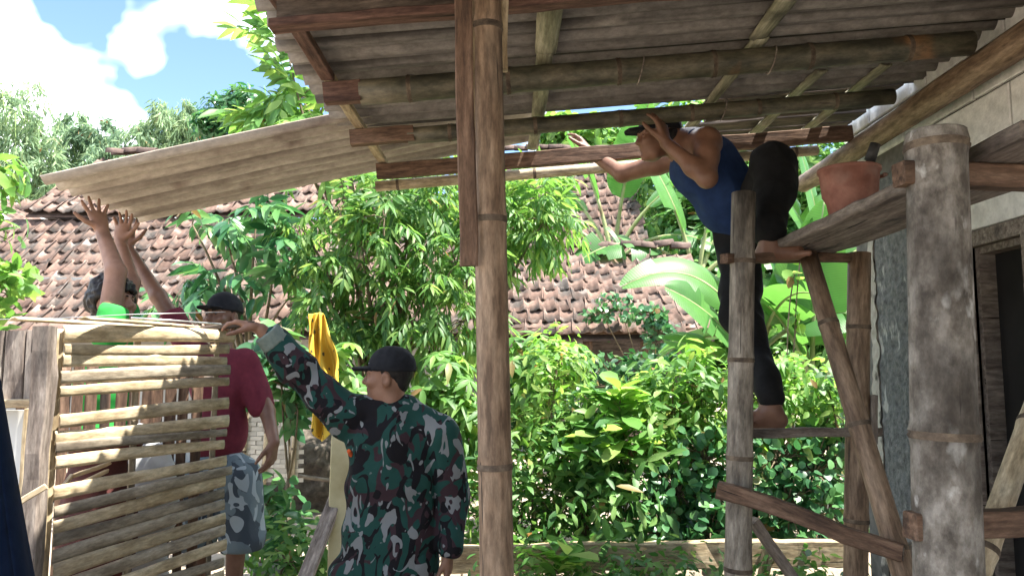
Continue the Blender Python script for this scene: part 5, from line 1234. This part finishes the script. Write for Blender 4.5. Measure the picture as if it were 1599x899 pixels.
PSEUDO = pm('banana_stem', [(.16,.20,.08), (.26,.30,.13), (.33,.36,.19)], scale=(1, 1, .25), ns=9, rough=.6, bump=.2, stain=((.12,.08,.04), 4, .58, .7, (1, 1, .4)))

def branch_tubes(mb, base, tips, r0, rng, mid=.35):
    for tp in tips:
        m = base + (tp - base) * mid; m[2] = base[2] + (tp[2] - base[2]) * (mid + .22); m[:2] += rng.normal(size=2) * .08
        ts = np.linspace(0, 1, 7)[:, None]; p = (1 - ts) ** 2 * base + 2 * ts * (1 - ts) * m + ts ** 2 * tp
        mb.tube(p, np.linspace(r0, .006, 7), 7)

def tree(name, base, label, clumps, kind, mat, seed, r0=.05, group=None, n_per=60, stem=None, sz=(.19, .046), split=None):
    """clumps: (centre, radii[, weight]); each clump carries leafy twigs at the end of its own limb"""
    t = thing(name, base, label, 'tree' if r0 > .03 else 'shrub', group); F = Foliage(seed); mb = MB(); rng = np.random.default_rng(seed)
    base = np.asarray(base, float); top = max(c[0][2] for c in clumps); fork = base + np.array([0, 0, (min(c[0][2] for c in clumps) - base[2]) * .55])
    mb.tube([base - [0, 0, .05], (base + fork) / 2 + rng.normal(size=3) * .02, fork], [r0 * 1.15, r0, r0 * .85], 10)
    branch_tubes(mb, fork, [np.asarray(c[0], float) for c in clumps], r0 * .6, rng)
    for c in clumps:
        w = c[2] if len(c) > 2 else 1.0; n = max(4, int(n_per * w)); O, v = F.inside(c[0], c[1], n, .5)
        out = nrm(v * .9 + F.rand(n, .45) + np.array([0, 0, .1]))
        if kind == 'pinnate': F.pinnate(O, out, .26 * sz[0] / .19, 5, sz[0], sz[1], .55)
        elif kind == 'bigpin': F.pinnate(O, nrm(out + [0, 0, .2]), .5, 7, sz[0], sz[1], .35)
        elif kind == 'palmate': F.palmate(O, nrm(out * .6 + [0, -.2, .7]), 7, sz[0], sz[1])
        elif kind == 'broad': F.whorl(O, nrm(out + [0, 0, .5]), 7, sz[0], sz[1], 1.0, 'broad')
        elif kind == 'obov': F.whorl(O, nrm(out * .4 + [0, -.1, 1]), 8, sz[0], sz[1], .9, 'obov', .015, .12)
        elif kind == 'fine': F.whorl(O, nrm(out + [0, 0, .3]), 9, sz[0], sz[1], 1.1, 'lance', .035)
        elif kind == 'vine': F.add(O, nrm(F.rand(n) + [0, -.3, -.6]), nrm(F.rand(n, .5) + [0, -.6, .8]), sz[0] * F.r.uniform(.7, 1.2, n), sz[1] * F.r.uniform(.8, 1.2, n), 'broad', .15, .2)
        # twigs
        for i in range(0, n, 5): mb.tube([np.asarray(c[0]) + (O[i] - c[0]) * .1, (O[i] + c[0]) / 2 + [0, 0, .02], O[i]], [.007, .005, .003], 5, False)
    part('trunk' if r0 > .03 else 'stem', mb.mesh('trunk', stem or STEM), t); part('crown', F.mesh('crown', mat), t)
    return t

def cl(px, py, Y, rx, rz=None, ry=None, w=1.0): return (A(px, py, Y), (rx, ry or rx * .8, rz or rx), w)
def gpt(px, Y, dy=0): p = A(px, 600, Y); return np.array([p[0], Y, float(gz(p[0], Y)) - .02])

# the big leafy tree behind the soldier
tree('longan_tree', gpt(600, 6.3), 'leafy tree with narrow drooping leaves filling the middle behind the soldier',
     [cl(530, 325, 6.1, .18, w=.7), cl(595, 300, 6.3, .2), cl(650, 290, 6.2, .26), cl(705, 320, 6.4, .28), cl(505, 415, 6.0, .14, w=.5), cl(565, 385, 6.0, .24, w=.8), cl(640, 375, 6.2, .30), cl(712, 410, 6.2, .30),
      cl(520, 480, 6.0, .14, w=.5), cl(590, 470, 6.1, .28), cl(665, 465, 6.0, .30), cl(725, 500, 6.2, .24), cl(560, 545, 6.1, .24), cl(640, 545, 6.1, .26, w=.8), cl(600, 340, 5.8, .16, w=.5), cl(470, 355, 6.2, .12, w=.4)],
     'pinnate', LM['longan'], 11, .06, None, 34, sz=(.14, .031))
tree('longan_tree', gpt(760, 6.9), 'bright green sunlit tree with narrow leaves behind the centre post',
     [cl(830, 300, 6.9, .26), cl(850, 345, 6.8, .22), cl(700, 280, 6.9, .3), cl(760, 330, 6.9, .34), cl(740, 420, 6.8, .25)], 'pinnate', LM['longan2'], 12, .05, None, 45, sz=(.145, .034))
tree('soursop_tree', gpt(390, 6.6), 'sparse tree with large blue-green drooping leaves in front of the left tiled roof',
     [cl(300, 350, 6.3, .10, w=.35), cl(345, 350, 6.4, .10, w=.3), cl(310, 420, 6.3, .10, w=.3), cl(345, 440, 6.3, .10, w=.25), cl(400, 345, 6.3, .16, w=.6), cl(430, 400, 6.3, .18, w=.7), cl(275, 465, 6.4, .06, w=.2), cl(455, 460, 6.3, .18, w=.7)],
     'pinnate', LM['teal'], 13, .04, None, 11, sz=(.23, .07))
tree('tall_tree', gpt(560, 7.4), 'tall tree whose big feathery leaves rise above the roof edge at the sky',
     [cl(452, 95, 7.2, .16, .24, w=.5), cl(470, 150, 7.2, .22, .22, w=.8), cl(500, 180, 7.3, .28, w=.8), cl(440, 195, 7.2, .14, .10, w=.4), cl(540, 200, 7.3, .3), cl(465, 50, 7.3, .12, .2, w=.3)], 'bigpin', LM['longan2'], 14, .05, None, 16, sz=(.26, .075))
tree('sapling', gpt(455, 5.3), 'thin sapling with drooping oval leaves beside the woven screen', [cl(440, 600, 5.2, .2, w=1), cl(465, 640, 5.2, .14, .2, w=.9), cl(425, 560, 5.3, .14, w=.7)], 'broad', LM['teal'], 15, .015, None, 9, sz=(.19, .085))
tree('sapling', gpt(545, 5.0), 'slim sapling with leaves hanging beside the yellow cloth', [cl(540, 600, 5.0, .16, .3, w=1), cl(520, 560, 5.1, .12, w=.6)], 'palmate', LM['longan2'], 16, .014, None, 12, sz=(.15, .045))

# undergrowth along the right-hand garden
GR = 'garden shrubs behind the edging timber'
SH = [
 ('cassava_shrub', 690, 5.7, 'cassava shrub with finger-like leaves directly left of the centre post', [cl(690, 600, 5.7, .28), cl(720, 660, 5.6, .26), cl(665, 660, 5.7, .24), cl(700, 720, 5.5, .26)], 'palmate', 'longan2', (.16, .045), 34),
 ('cassava_shrub', 835, 5.9, 'tall cassava with hanging finger leaves immediately right of the centre post', [cl(825, 560, 5.9, .22), cl(870, 560, 5.8, .22), cl(900, 555, 5.9, .14), cl(830, 620, 5.8, .2)], 'palmate', 'longan2', (.17, .048), 20),
 ('yellow_shrub', 868, 5.45, 'thin upright shrub with pale yellow-green leaves right of the centre post', [cl(860, 600, 5.4, .16, .26), cl(878, 680, 5.4, .18, .22), cl(850, 700, 5.4, .16), cl(872, 560, 5.45, .08, .14, w=.4)], 'fine', 'lime', (.085, .032), 30),
 ('leafy_shrub', 830, 5.3, 'low dense shrub at the foot of the centre post on its right', [cl(830, 740, 5.3, .26), cl(860, 800, 5.2, .26), cl(815, 810, 5.15, .2), cl(720, 800, 5.2, .24)], 'fine', 'shrub', (.09, .04), 48),
 ('broadleaf_plant', 965, 5.35, 'plant with large upright lime green leaves above the other shrubs', [cl(968, 640, 5.3, .10, .10, w=1), cl(935, 700, 5.2, .12, .1, w=.7), cl(985, 700, 5.25, .14, .1, w=.7)], 'obov', 'lime', (.26, .115), 5),
 ('leafy_shrub', 960, 5.25, 'low shrub below the lime green plant, beside the stump', [cl(940, 740, 5.25, .26), cl(985, 770, 5.2, .28), cl(950, 815, 5.15, .26), cl(910, 700, 5.4, .22)], 'fine', 'shrub', (.15, .05), 30),
 ('leafy_shrub', 1060, 5.5, 'sunlit fine-leaved shrub below the big banana leaves', [cl(1050, 640, 5.5, .26), cl(1095, 620, 5.5, .22), cl(1020, 680, 5.4, .24), cl(1080, 700, 5.4, .28)], 'fine', 'longan2', (.13, .042), 40),
 ('leafy_shrub', 1090, 5.2, 'dense shrub against the edging timber left of the far trestle', [cl(1060, 770, 5.2, .28), cl(1110, 780, 5.2, .24), cl(1030, 820, 5.1, .22), cl(1110, 830, 5.1, .2), cl(1100, 720, 5.25, .24)], 'vine', 'teal', (.075, .062), 190),
 ('leafy_shrub', 1215, 5.55, 'shrub with yellowish tips seen between the far trestle poles', [cl(1215, 640, 5.5, .24), cl(1260, 620, 5.5, .24), cl(1180, 620, 5.5, .2), cl(1290, 660, 5.5, .22)], 'fine', 'lime', (.08, .036), 40),
 ('leafy_shrub', 1240, 5.25, 'dense shrub low between the far trestle poles', [cl(1215, 720, 5.3, .28), cl(1270, 740, 5.25, .28), cl(1230, 790, 5.2, .28), cl(1290, 800, 5.2, .26), cl(1190, 790, 5.2, .2), cl(1290, 700, 5.4, .24)], 'vine', 'teal', (.07, .058), 190),
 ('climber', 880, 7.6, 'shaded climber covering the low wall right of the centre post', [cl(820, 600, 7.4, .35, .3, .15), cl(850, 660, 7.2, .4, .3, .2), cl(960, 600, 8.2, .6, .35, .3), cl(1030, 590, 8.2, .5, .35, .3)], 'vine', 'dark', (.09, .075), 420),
 ('climber', 1000, 9.9, 'creeper with pale leaves growing over the outbuilding eave', [cl(960, 470, 9.85, .3, .12, .12, .4), cl(1005, 490, 9.7, .3, .14, .12, .6), cl(1030, 520, 9.7, .22, .3, .15, 1.0), cl(940, 490, 9.8, .3, .10, .1, .4)], 'vine', 'teal', (.085, .07), 160),
]
for i, (nm, px, Y, lab, cls, kind, mat, sz, n) in enumerate(SH):
    tree(nm, gpt(px, Y), lab, cls, kind, LM[mat], 30 + i, .016, GR, n, sz=sz)

tree('vine_shoot', gpt(1236, 6.0), 'thin climbing shoot with pale leaves between the far trestle post and brace', [cl(1240, 430, 6.0, .05, .10, w=1), cl(1245, 500, 6.0, .06, .10, w=1), cl(1235, 560, 6.0, .08, .10, w=1.2), cl(1250, 400, 6.0, .05, .05, w=1)], 'vine', LM['lime'], 58, .006, None, 6, sz=(.10, .075))
for i, (px, py, Y, lab, kind, mat, sz) in enumerate((
    (915, 640, 5.3, 'slender shoot standing above the stump', 'broad', 'shrub', (.13, .05)), (1015, 600, 5.6, 'slender pale shoot left of the far trestle, nearest the lime green plant', 'palmate', 'longan2', (.13, .04)),
    (1085, 570, 5.5, 'slender shoot just left of the far trestle post', 'broad', 'lime', (.12, .05)), (1215, 575, 5.4, 'slender shoot beside the straight black trouser leg', 'palmate', 'lime', (.12, .035)),
    (1290, 600, 5.3, 'slender shoot just left of the rough grey column', 'broad', 'shrub', (.12, .055)), (780, 640, 5.3, 'slender shoot half hidden by the centre post', 'palmate', 'longan2', (.14, .04)))):
    tree('leafy_shoot', gpt(px, Y), lab, [cl(px, py, Y, .06, .08), cl(px + 8, py + 50, Y, .09, .10), cl(px - 10, py + 100, Y, .11, .10)], kind, LM[mat], 80 + i, .009, 'slender shoots among the shrubs', 7, sz=sz)

# plants round the men and at the frame's left edge
tree('leafy_shrub', gpt(420, 4.9), 'low broad-leaved shrub on the ground beside the man in red', [cl(415, 790, 4.85, .13, w=1), cl(440, 830, 4.8, .14, w=1), cl(405, 840, 4.8, .12, w=1)], 'broad', LM['teal'], 60, .012, None, 10, sz=(.13, .06))
tree('leafy_shrub', gpt(470, 4.6), 'dark low weeds at the foot of the leaning timber', [cl(450, 880, 4.5, .16, w=1), cl(500, 880, 4.7, .14, w=1)], 'fine', LM['shrub'], 61, .010, None, 34, sz=(.08, .035))
tree('leafy_shrub', np.array([-4.05, 5.6, .3]), 'bright leafy bush at the left edge beside the tiled roof', [cl(-8, 300, 5.7, .16, w=1), cl(0, 455, 5.6, .15, .17, w=1.2), cl(-14, 370, 5.7, .14, w=.8)], 'broad', LM['longan2'], 62, .016, None, 13, sz=(.17, .085))
tree('leafy_shrub', np.array([.25, 4.55, .0]), 'variegated plant with yellow-green leaves in front of the edging timber', [cl(868, 893, 4.5, .07, .05, w=1)], 'obov', LM['lime'], 63, .010, None, 3, sz=(.24, .11))
for i, (px, Y, w) in enumerate(((830, 4.6, 1), (960, 4.62, 1), (1060, 4.6, 1), (1250, 4.6, 1))):
    tree('weed', gpt(px, Y) * [1, 1, 0], ('low weeds before the edging timber beside the centre post', 'low weeds before the edging timber under the stump', 'low weeds before the edging timber left of the far trestle', 'low weeds before the edging timber between the trestle poles')[i],
         [(A(px, 915, Y), (.30, .14, .10), 1)], 'fine', LM['shrub'], 64 + i, .008, 'weeds along the edging timber', 46, sz=(.075, .034))

# far trees: bamboo clumps on the left and dark trees behind the roofs
def bamboo_clump(base, label, blobs, mat, seed, n=1500, size=(.34, .055)):
    t = thing('bamboo_clump', base, label, 'bamboo', 'bamboo clumps on the skyline'); F = Foliage(seed); mb = MB(); rng = np.random.default_rng(seed)
    for (c, r) in blobs:
        c = np.asarray(c, float); m = max(6, int(18 * r[0]))
        for k in range(m):
            tip = c + nrm(rng.normal(size=3)) * np.array(r) * rng.uniform(.35, 1); nn = max(8, n // m)
            # a plume: leaves along an arching, drooping spray
            L = r[2] * rng.uniform(.5, .9); dirv = nrm(np.array([rng.normal(), rng.normal() * .6, -.35])); ts = rng.random((nn, 1))
            O = tip + dirv * ts * L + np.array([0, 0, -.5]) * ts ** 2 * L + rng.normal(size=(nn, 3)) * .10 * r[0] * (1.1 - .5 * ts)
            d = nrm(dirv * .6 + np.array([0, 0, -.8]) + rng.normal(size=(nn, 3)) * .5)
            F.add(O, d, nrm(rng.normal(size=(nn, 3)) + [0, -.4, .8]), size[0] * rng.uniform(.6, 1.2, nn), size[1] * rng.uniform(.8, 1.3, nn), 'diamond', .1, .2)
            if k % 3 == 0:
                b = base + np.append(rng.normal(size=2) * .5, 0); mid = (b + tip) / 2 + [0, 0, .8]; ts = np.linspace(0, 1, 9)[:, None]
                mb.tube((1 - ts) ** 2 * b + 2 * ts * (1 - ts) * mid + ts ** 2 * tip, np.linspace(.05, .012, 9), 6)
    part('culms', mb.mesh('culms', STEMG), t); part('foliage', F.mesh('foliage', mat), t)
def bl(px, py, Y, r, rz=None): return (A(px, py, Y), (r, r * .8, rz or r))
bamboo_clump(np.array([-15.5, 24, .4]), 'tall haze-pale bamboo clump at the left edge of the skyline', [bl(25, 175, 24, 1.2), bl(60, 215, 24, 1.2), bl(-30, 240, 24, 1.4), bl(40, 290, 24, 1.4), bl(90, 275, 24, .9), bl(-20, 160, 24, .9), bl(0, 330, 24, 1.5)], LM['hazy_bambooleaf'], 70)
bamboo_clump(np.array([-12.5, 26, .4]), 'bamboo clump on the skyline right of the tallest one', [bl(125, 215, 26, 1.0), bl(165, 228, 26, 1.1), bl(120, 265, 26, 1.3), bl(205, 222, 26, .9), bl(60, 320, 26, 1.3), bl(150, 200, 26, .7)], LM['hazy_bambooleaf2'], 71)
bamboo_clump(np.array([-9.8, 25, .4]), 'rounded bamboo clump on the skyline above the held sheet', [bl(262, 195, 25, .9), bl(240, 230, 25, 1.1), bl(305, 215, 25, .9), bl(285, 190, 25, .7), bl(330, 250, 25, 1.0), bl(200, 290, 25, 1.2), bl(380, 250, 25, 1.1)], LM['hazy_bambooleaf'], 72)
tree('far_tree', np.array([-6.2, 16.0, .4]), 'distant tree with open branches on the skyline beside the roof corner', [cl(350, 178, 16, .5, .3), cl(385, 165, 16, .4, .3), cl(330, 200, 16, .35, .25), cl(420, 190, 16, .6), cl(395, 215, 16, .6, .4)], 'fine', LM['teal'], 73, .10, None, 60, sz=(.24, .085))
BG = 'trees behind the tiled roofs'
tree('far_tree', np.array([4.6, 15.5, .4]), 'dark leafy tree behind the banana plants on the right', [cl(1060, 300, 15, .9), cl(1130, 330, 15, 1.0), cl(1200, 300, 15, 1.0), cl(1250, 360, 15, 1.0), cl(1080, 380, 14.5, .8), cl(1290, 310, 15, .9), cl(1170, 400, 14.5, 1.0), cl(1120, 260, 15, .8), cl(1270, 440, 14.5, 1.1), cl(1180, 480, 14.5, 1.0), cl(1300, 520, 14.5, 1.0)], 'fine', LM['shrub'], 74, .12, BG, 130, sz=(.26, .11))
tree('far_tree', np.array([2.6, 18.5, .4]), 'tall tree rising behind the farther tiled roof', [cl(930, 240, 18, .9), cl(1000, 250, 18, 1.1), cl(980, 320, 18, 1.2), cl(1050, 200, 18.5, 1.0), cl(1010, 390, 18, 1.2), cl(880, 215, 18.5, .6)], 'broad', LM['longan2'], 75, .14, BG, 90, sz=(.34, .16))
tree('far_tree', np.array([7.0, 14.0, .4]), 'dark tree beyond the corner of the block wall', [cl(1330, 340, 13, .9), cl(1380, 300, 13, .9), cl(1340, 450, 13, .9), cl(1300, 270, 13.5, .7), cl(1340, 560, 12.5, 1.0), cl(1400, 450, 13, 1.0)], 'fine', LM['shrub'], 76, .10, BG, 120, sz=(.24, .09))

tree('far_tree', np.array([3.2, 14.5, .4]), 'low dense trees closing the view between the outbuilding and the block wall', [cl(1090, 520, 13.5, .8), cl(1130, 560, 13, .7), cl(1180, 560, 13, .8), cl(1240, 570, 13, .8), cl(1100, 460, 14, .8), cl(1300, 590, 13, .8), cl(1060, 580, 13, .6), cl(1350, 620, 12, .8)], 'broad', LM['shrub'], 77, .10, BG, 80, sz=(.30, .13))
# banana plants: every leaf its own blade on a curved midrib
def banana_leaf(t, base, d, L, W, seed, arch=.5, roll=0.0, tear=.3, mat=None, pet=.16, path=None):
    rng = np.random.default_rng(seed); d = nrm(d); n = 34; ts = np.linspace(0, 1, n + 1); hor = nrm(d * [1, 1, 0] + 1e-6)
    pts = [np.asarray(base, float)]; cur = d.copy()
    for i in range(n):
        cur = nrm(cur + np.array([0, 0, -1]) * arch * 1.9 / n + hor * arch * .3 / n); pts.append(pts[-1] + cur * L / n)
    pts = np.array(pts)
    if path is not None: q_ = ts[:, None]; pts = (1 - q_) ** 2 * path[0] + 2 * q_ * (1 - q_) * path[1] + q_ ** 2 * path[2]
    tan = nrm(np.gradient(pts, axis=0)); s = nrm(np.cross(tan, [0, 0, 1.0])); u = np.cross(s, tan)
    s, u = s * math.cos(roll) + u * math.sin(roll), u * math.cos(roll) - s * math.sin(roll)
    mb = MB(); v = []; q = []; uv = []
    wprof = lambda k: W * .5 * np.clip(np.sin(np.clip((k - pet) / (1 - pet), 0, 1) ** .62 * math.pi) ** .55, 0, 1) if k > pet else 0
    k0 = int(pet * n) + 1
    for sd in (-1, 1):
        gap = 0.0; strip = []; ang = rng.uniform(.1, .35); segs = []
        cuts = sorted(rng.choice(np.arange(k0 + 3, n - 2), size=max(0, int(tear * 16)), replace=False)) if tear > 0 else []
        start = k0
        for e in list(cuts) + [n]:
            a_ = ang + rng.normal() * (.10 + .35 * tear); droop = rng.uniform(.0, .25 + .5 * tear) + .08
            m = MB(); rows = []
            for k in range(start, e + 1):
                kk = ts[k]; w = wprof(min(kk, .995)); row = []
                fr = (k - start) / max(1, e - start)
                for j in range(5):
                    x = j / 4; sh = x * w * .28   # blade veins sweep forward
                    p = pts[k] + s[k] * sd * (.008 + x * w) * math.cos(a_) + u[k] * (x * w * math.sin(a_) - droop * w * x * x) + tan[k] * sh * (1 - .5 * kk)
                    row.append(p); uv.append((x * .5 * sd + .5, kk))
                rows.append(row)
            vv = np.array(rows).reshape(-1, 3); I = np.arange(len(vv)).reshape(len(rows), 5); qq = np.stack([I[:-1, :-1], I[1:, :-1], I[1:, 1:], I[:-1, 1:]], -1).reshape(-1, 4)
            mb.add(vv, qq if sd > 0 else qq[:, ::-1]); start = e
    me = mb.mesh('leaf_blade', mat or LM['banana']); ul = me.uv_layers.new(name='UVMap'); li = np.zeros(len(me.loops), np.int32); me.loops.foreach_get('vertex_index', li)
    ul.data.foreach_set('uv', np.array(uv)[li].astype(np.float32).ravel())
    o = part('leaf', me, t); m2 = MB(); m2.tube(pts - u * .006, np.linspace(.026, .004, n + 1) * (L / 1.6), 7); part('midrib', m2.mesh('midrib', PSEUDO), o)

def banana(px, Y, hz, label, leaves, seed, r=.085, lean=(0, 0), pet=.16, paths=()):
    b = gpt(px, Y); top = np.array([b[0] + lean[0], Y + lean[1], hz]); t = thing('banana_plant', b, label, 'banana plant', 'banana plants behind the shrubs')
    mb = MB(); mb.tube([b - [0, 0, .05], b * .6 + top * .4, top], [r * 1.1, r * .9, r * .55], 14); part('pseudostem', mb.mesh('pseudostem', PSEUDO), t)
    for i, (d, L, W, arch, roll, tear) in enumerate(leaves): banana_leaf(t, top + nrm(np.array(d)) * .02 - [0, 0, .12 + .03 * (i % 3)], np.array(d, float), L, W, seed * 20 + i, arch, roll, tear, None, pet)
    for i, (a, b, c, W, roll, tear) in enumerate(paths): banana_leaf(t, a, c - a, np.linalg.norm(c - a), W, seed * 20 + 10 + i, 0, roll, tear, None, .22, (a, b, c))
banana(960, 12.5, A(958, 400, 12.5)[2], 'banana plant rising behind the low outbuilding roof, left of the crouching man',
       [((-.9, -.2, 1.3), 2.5, .75, .9, .5, .5), ((-.25, .1, 1.9), 2.7, .75, .5, -.5, .3), ((.15, -.2, 1.9), 2.7, .75, .5, .5, .4), ((.6, -.1, 1.5), 2.6, .75, .7, -.5, .4), ((-.5, .2, 1.6), 2.5, .7, .6, .4, .3), ((.9, -.3, 1.2), 2.2, .65, 1.0, -.6, .6)], 1, .11, pet=.40)
banana(1092, 11.8, A(1090, 430, 11.8)[2], 'banana plant with torn leaves behind the crouching man',
       [((-.8, -.2, 1.2), 2.3, .8, 1.0, .6, .5), ((-.3, 0, 1.8), 2.5, .8, .5, .5, .3), ((.2, -.1, 1.8), 2.5, .8, .5, -.5, .3), ((.8, -.1, 1.1), 2.3, .8, .9, -.5, .5), ((-1.1, -.4, .6), 2.0, .7, 1.2, .7, .7), ((.5, .3, 1.6), 2.4, .75, .6, .4, .3), ((1.0, -.3, .6), 1.8, .7, 1.1, -.5, .6)], 2, .11, pet=.32)
banana(1190, 6.7, A(1190, 515, 6.7)[2], 'banana plant with broad sunlit leaves beside the tiled eave and far trestle',
       [((-.1, .1, 1.8), 1.5, .5, .4, -.4, .15), ((.5, -.1, 1.6), 1.6, .55, .5, .4, .2), ((.9, -.2, 1.0), 1.4, .55, .8, -.4, .3), ((-.9, .4, .5), 1.0, .4, .7, 0, .2), ((.1, -.4, .9), 1.1, .5, 1.0, .3, .4)], 3,
       paths=[(A(1188, 560, 6.7), A(1105, 370, 6.65), A(970, 448, 6.45), .44, 1.0, .12), (A(1190, 610, 6.7), A(1140, 490, 6.5), A(1038, 448, 6.3), .62, .95, .2), (A(1190, 610, 6.7), A(1130, 540, 6.5), A(1035, 530, 6.3), .40, .8, .2), (A(1190, 540, 6.7), A(1165, 400, 6.8), A(1120, 330, 6.9), .45, .6, .3)])
banana(1268, 6.6, A(1268, 570, 6.6)[2], 'young banana plant between the far trestle post and its brace',
       [((.05, -.1, 1.9), 1.5, .55, .3, .5, .1), ((-.45, -.15, 1.5), 1.2, .5, .7, .5, .2), ((.6, -.2, 1.4), 1.2, .5, .7, -.5, .2), ((-.2, .2, 1.8), 1.7, .55, .4, -.5, .2), ((.9, .1, 1.0), 1.1, .45, .9, 0, .4), ((-.9, .1, .9), 1.0, .42, .9, .3, .4)], 4, .07)
banana(1300, 8.2, A(1300, 420, 8.2)[2], 'banana plant with one tall upright leaf right of the black knee',
       [((-.22, -.05, 1.9), 1.5, .55, .25, 1.0, .15), ((-.5, -.1, 1.7), 1.5, .55, .5, .9, .3), ((.2, 0, 1.8), 1.6, .55, .45, 1.0, .3), ((.8, -.1, 1.2), 1.5, .55, .8, 0, .4), ((-.9, -.2, 1.0), 1.4, .55, .9, .5, .4), ((.4, .3, 1.5), 1.5, .5, .6, 0, .3)], 5)
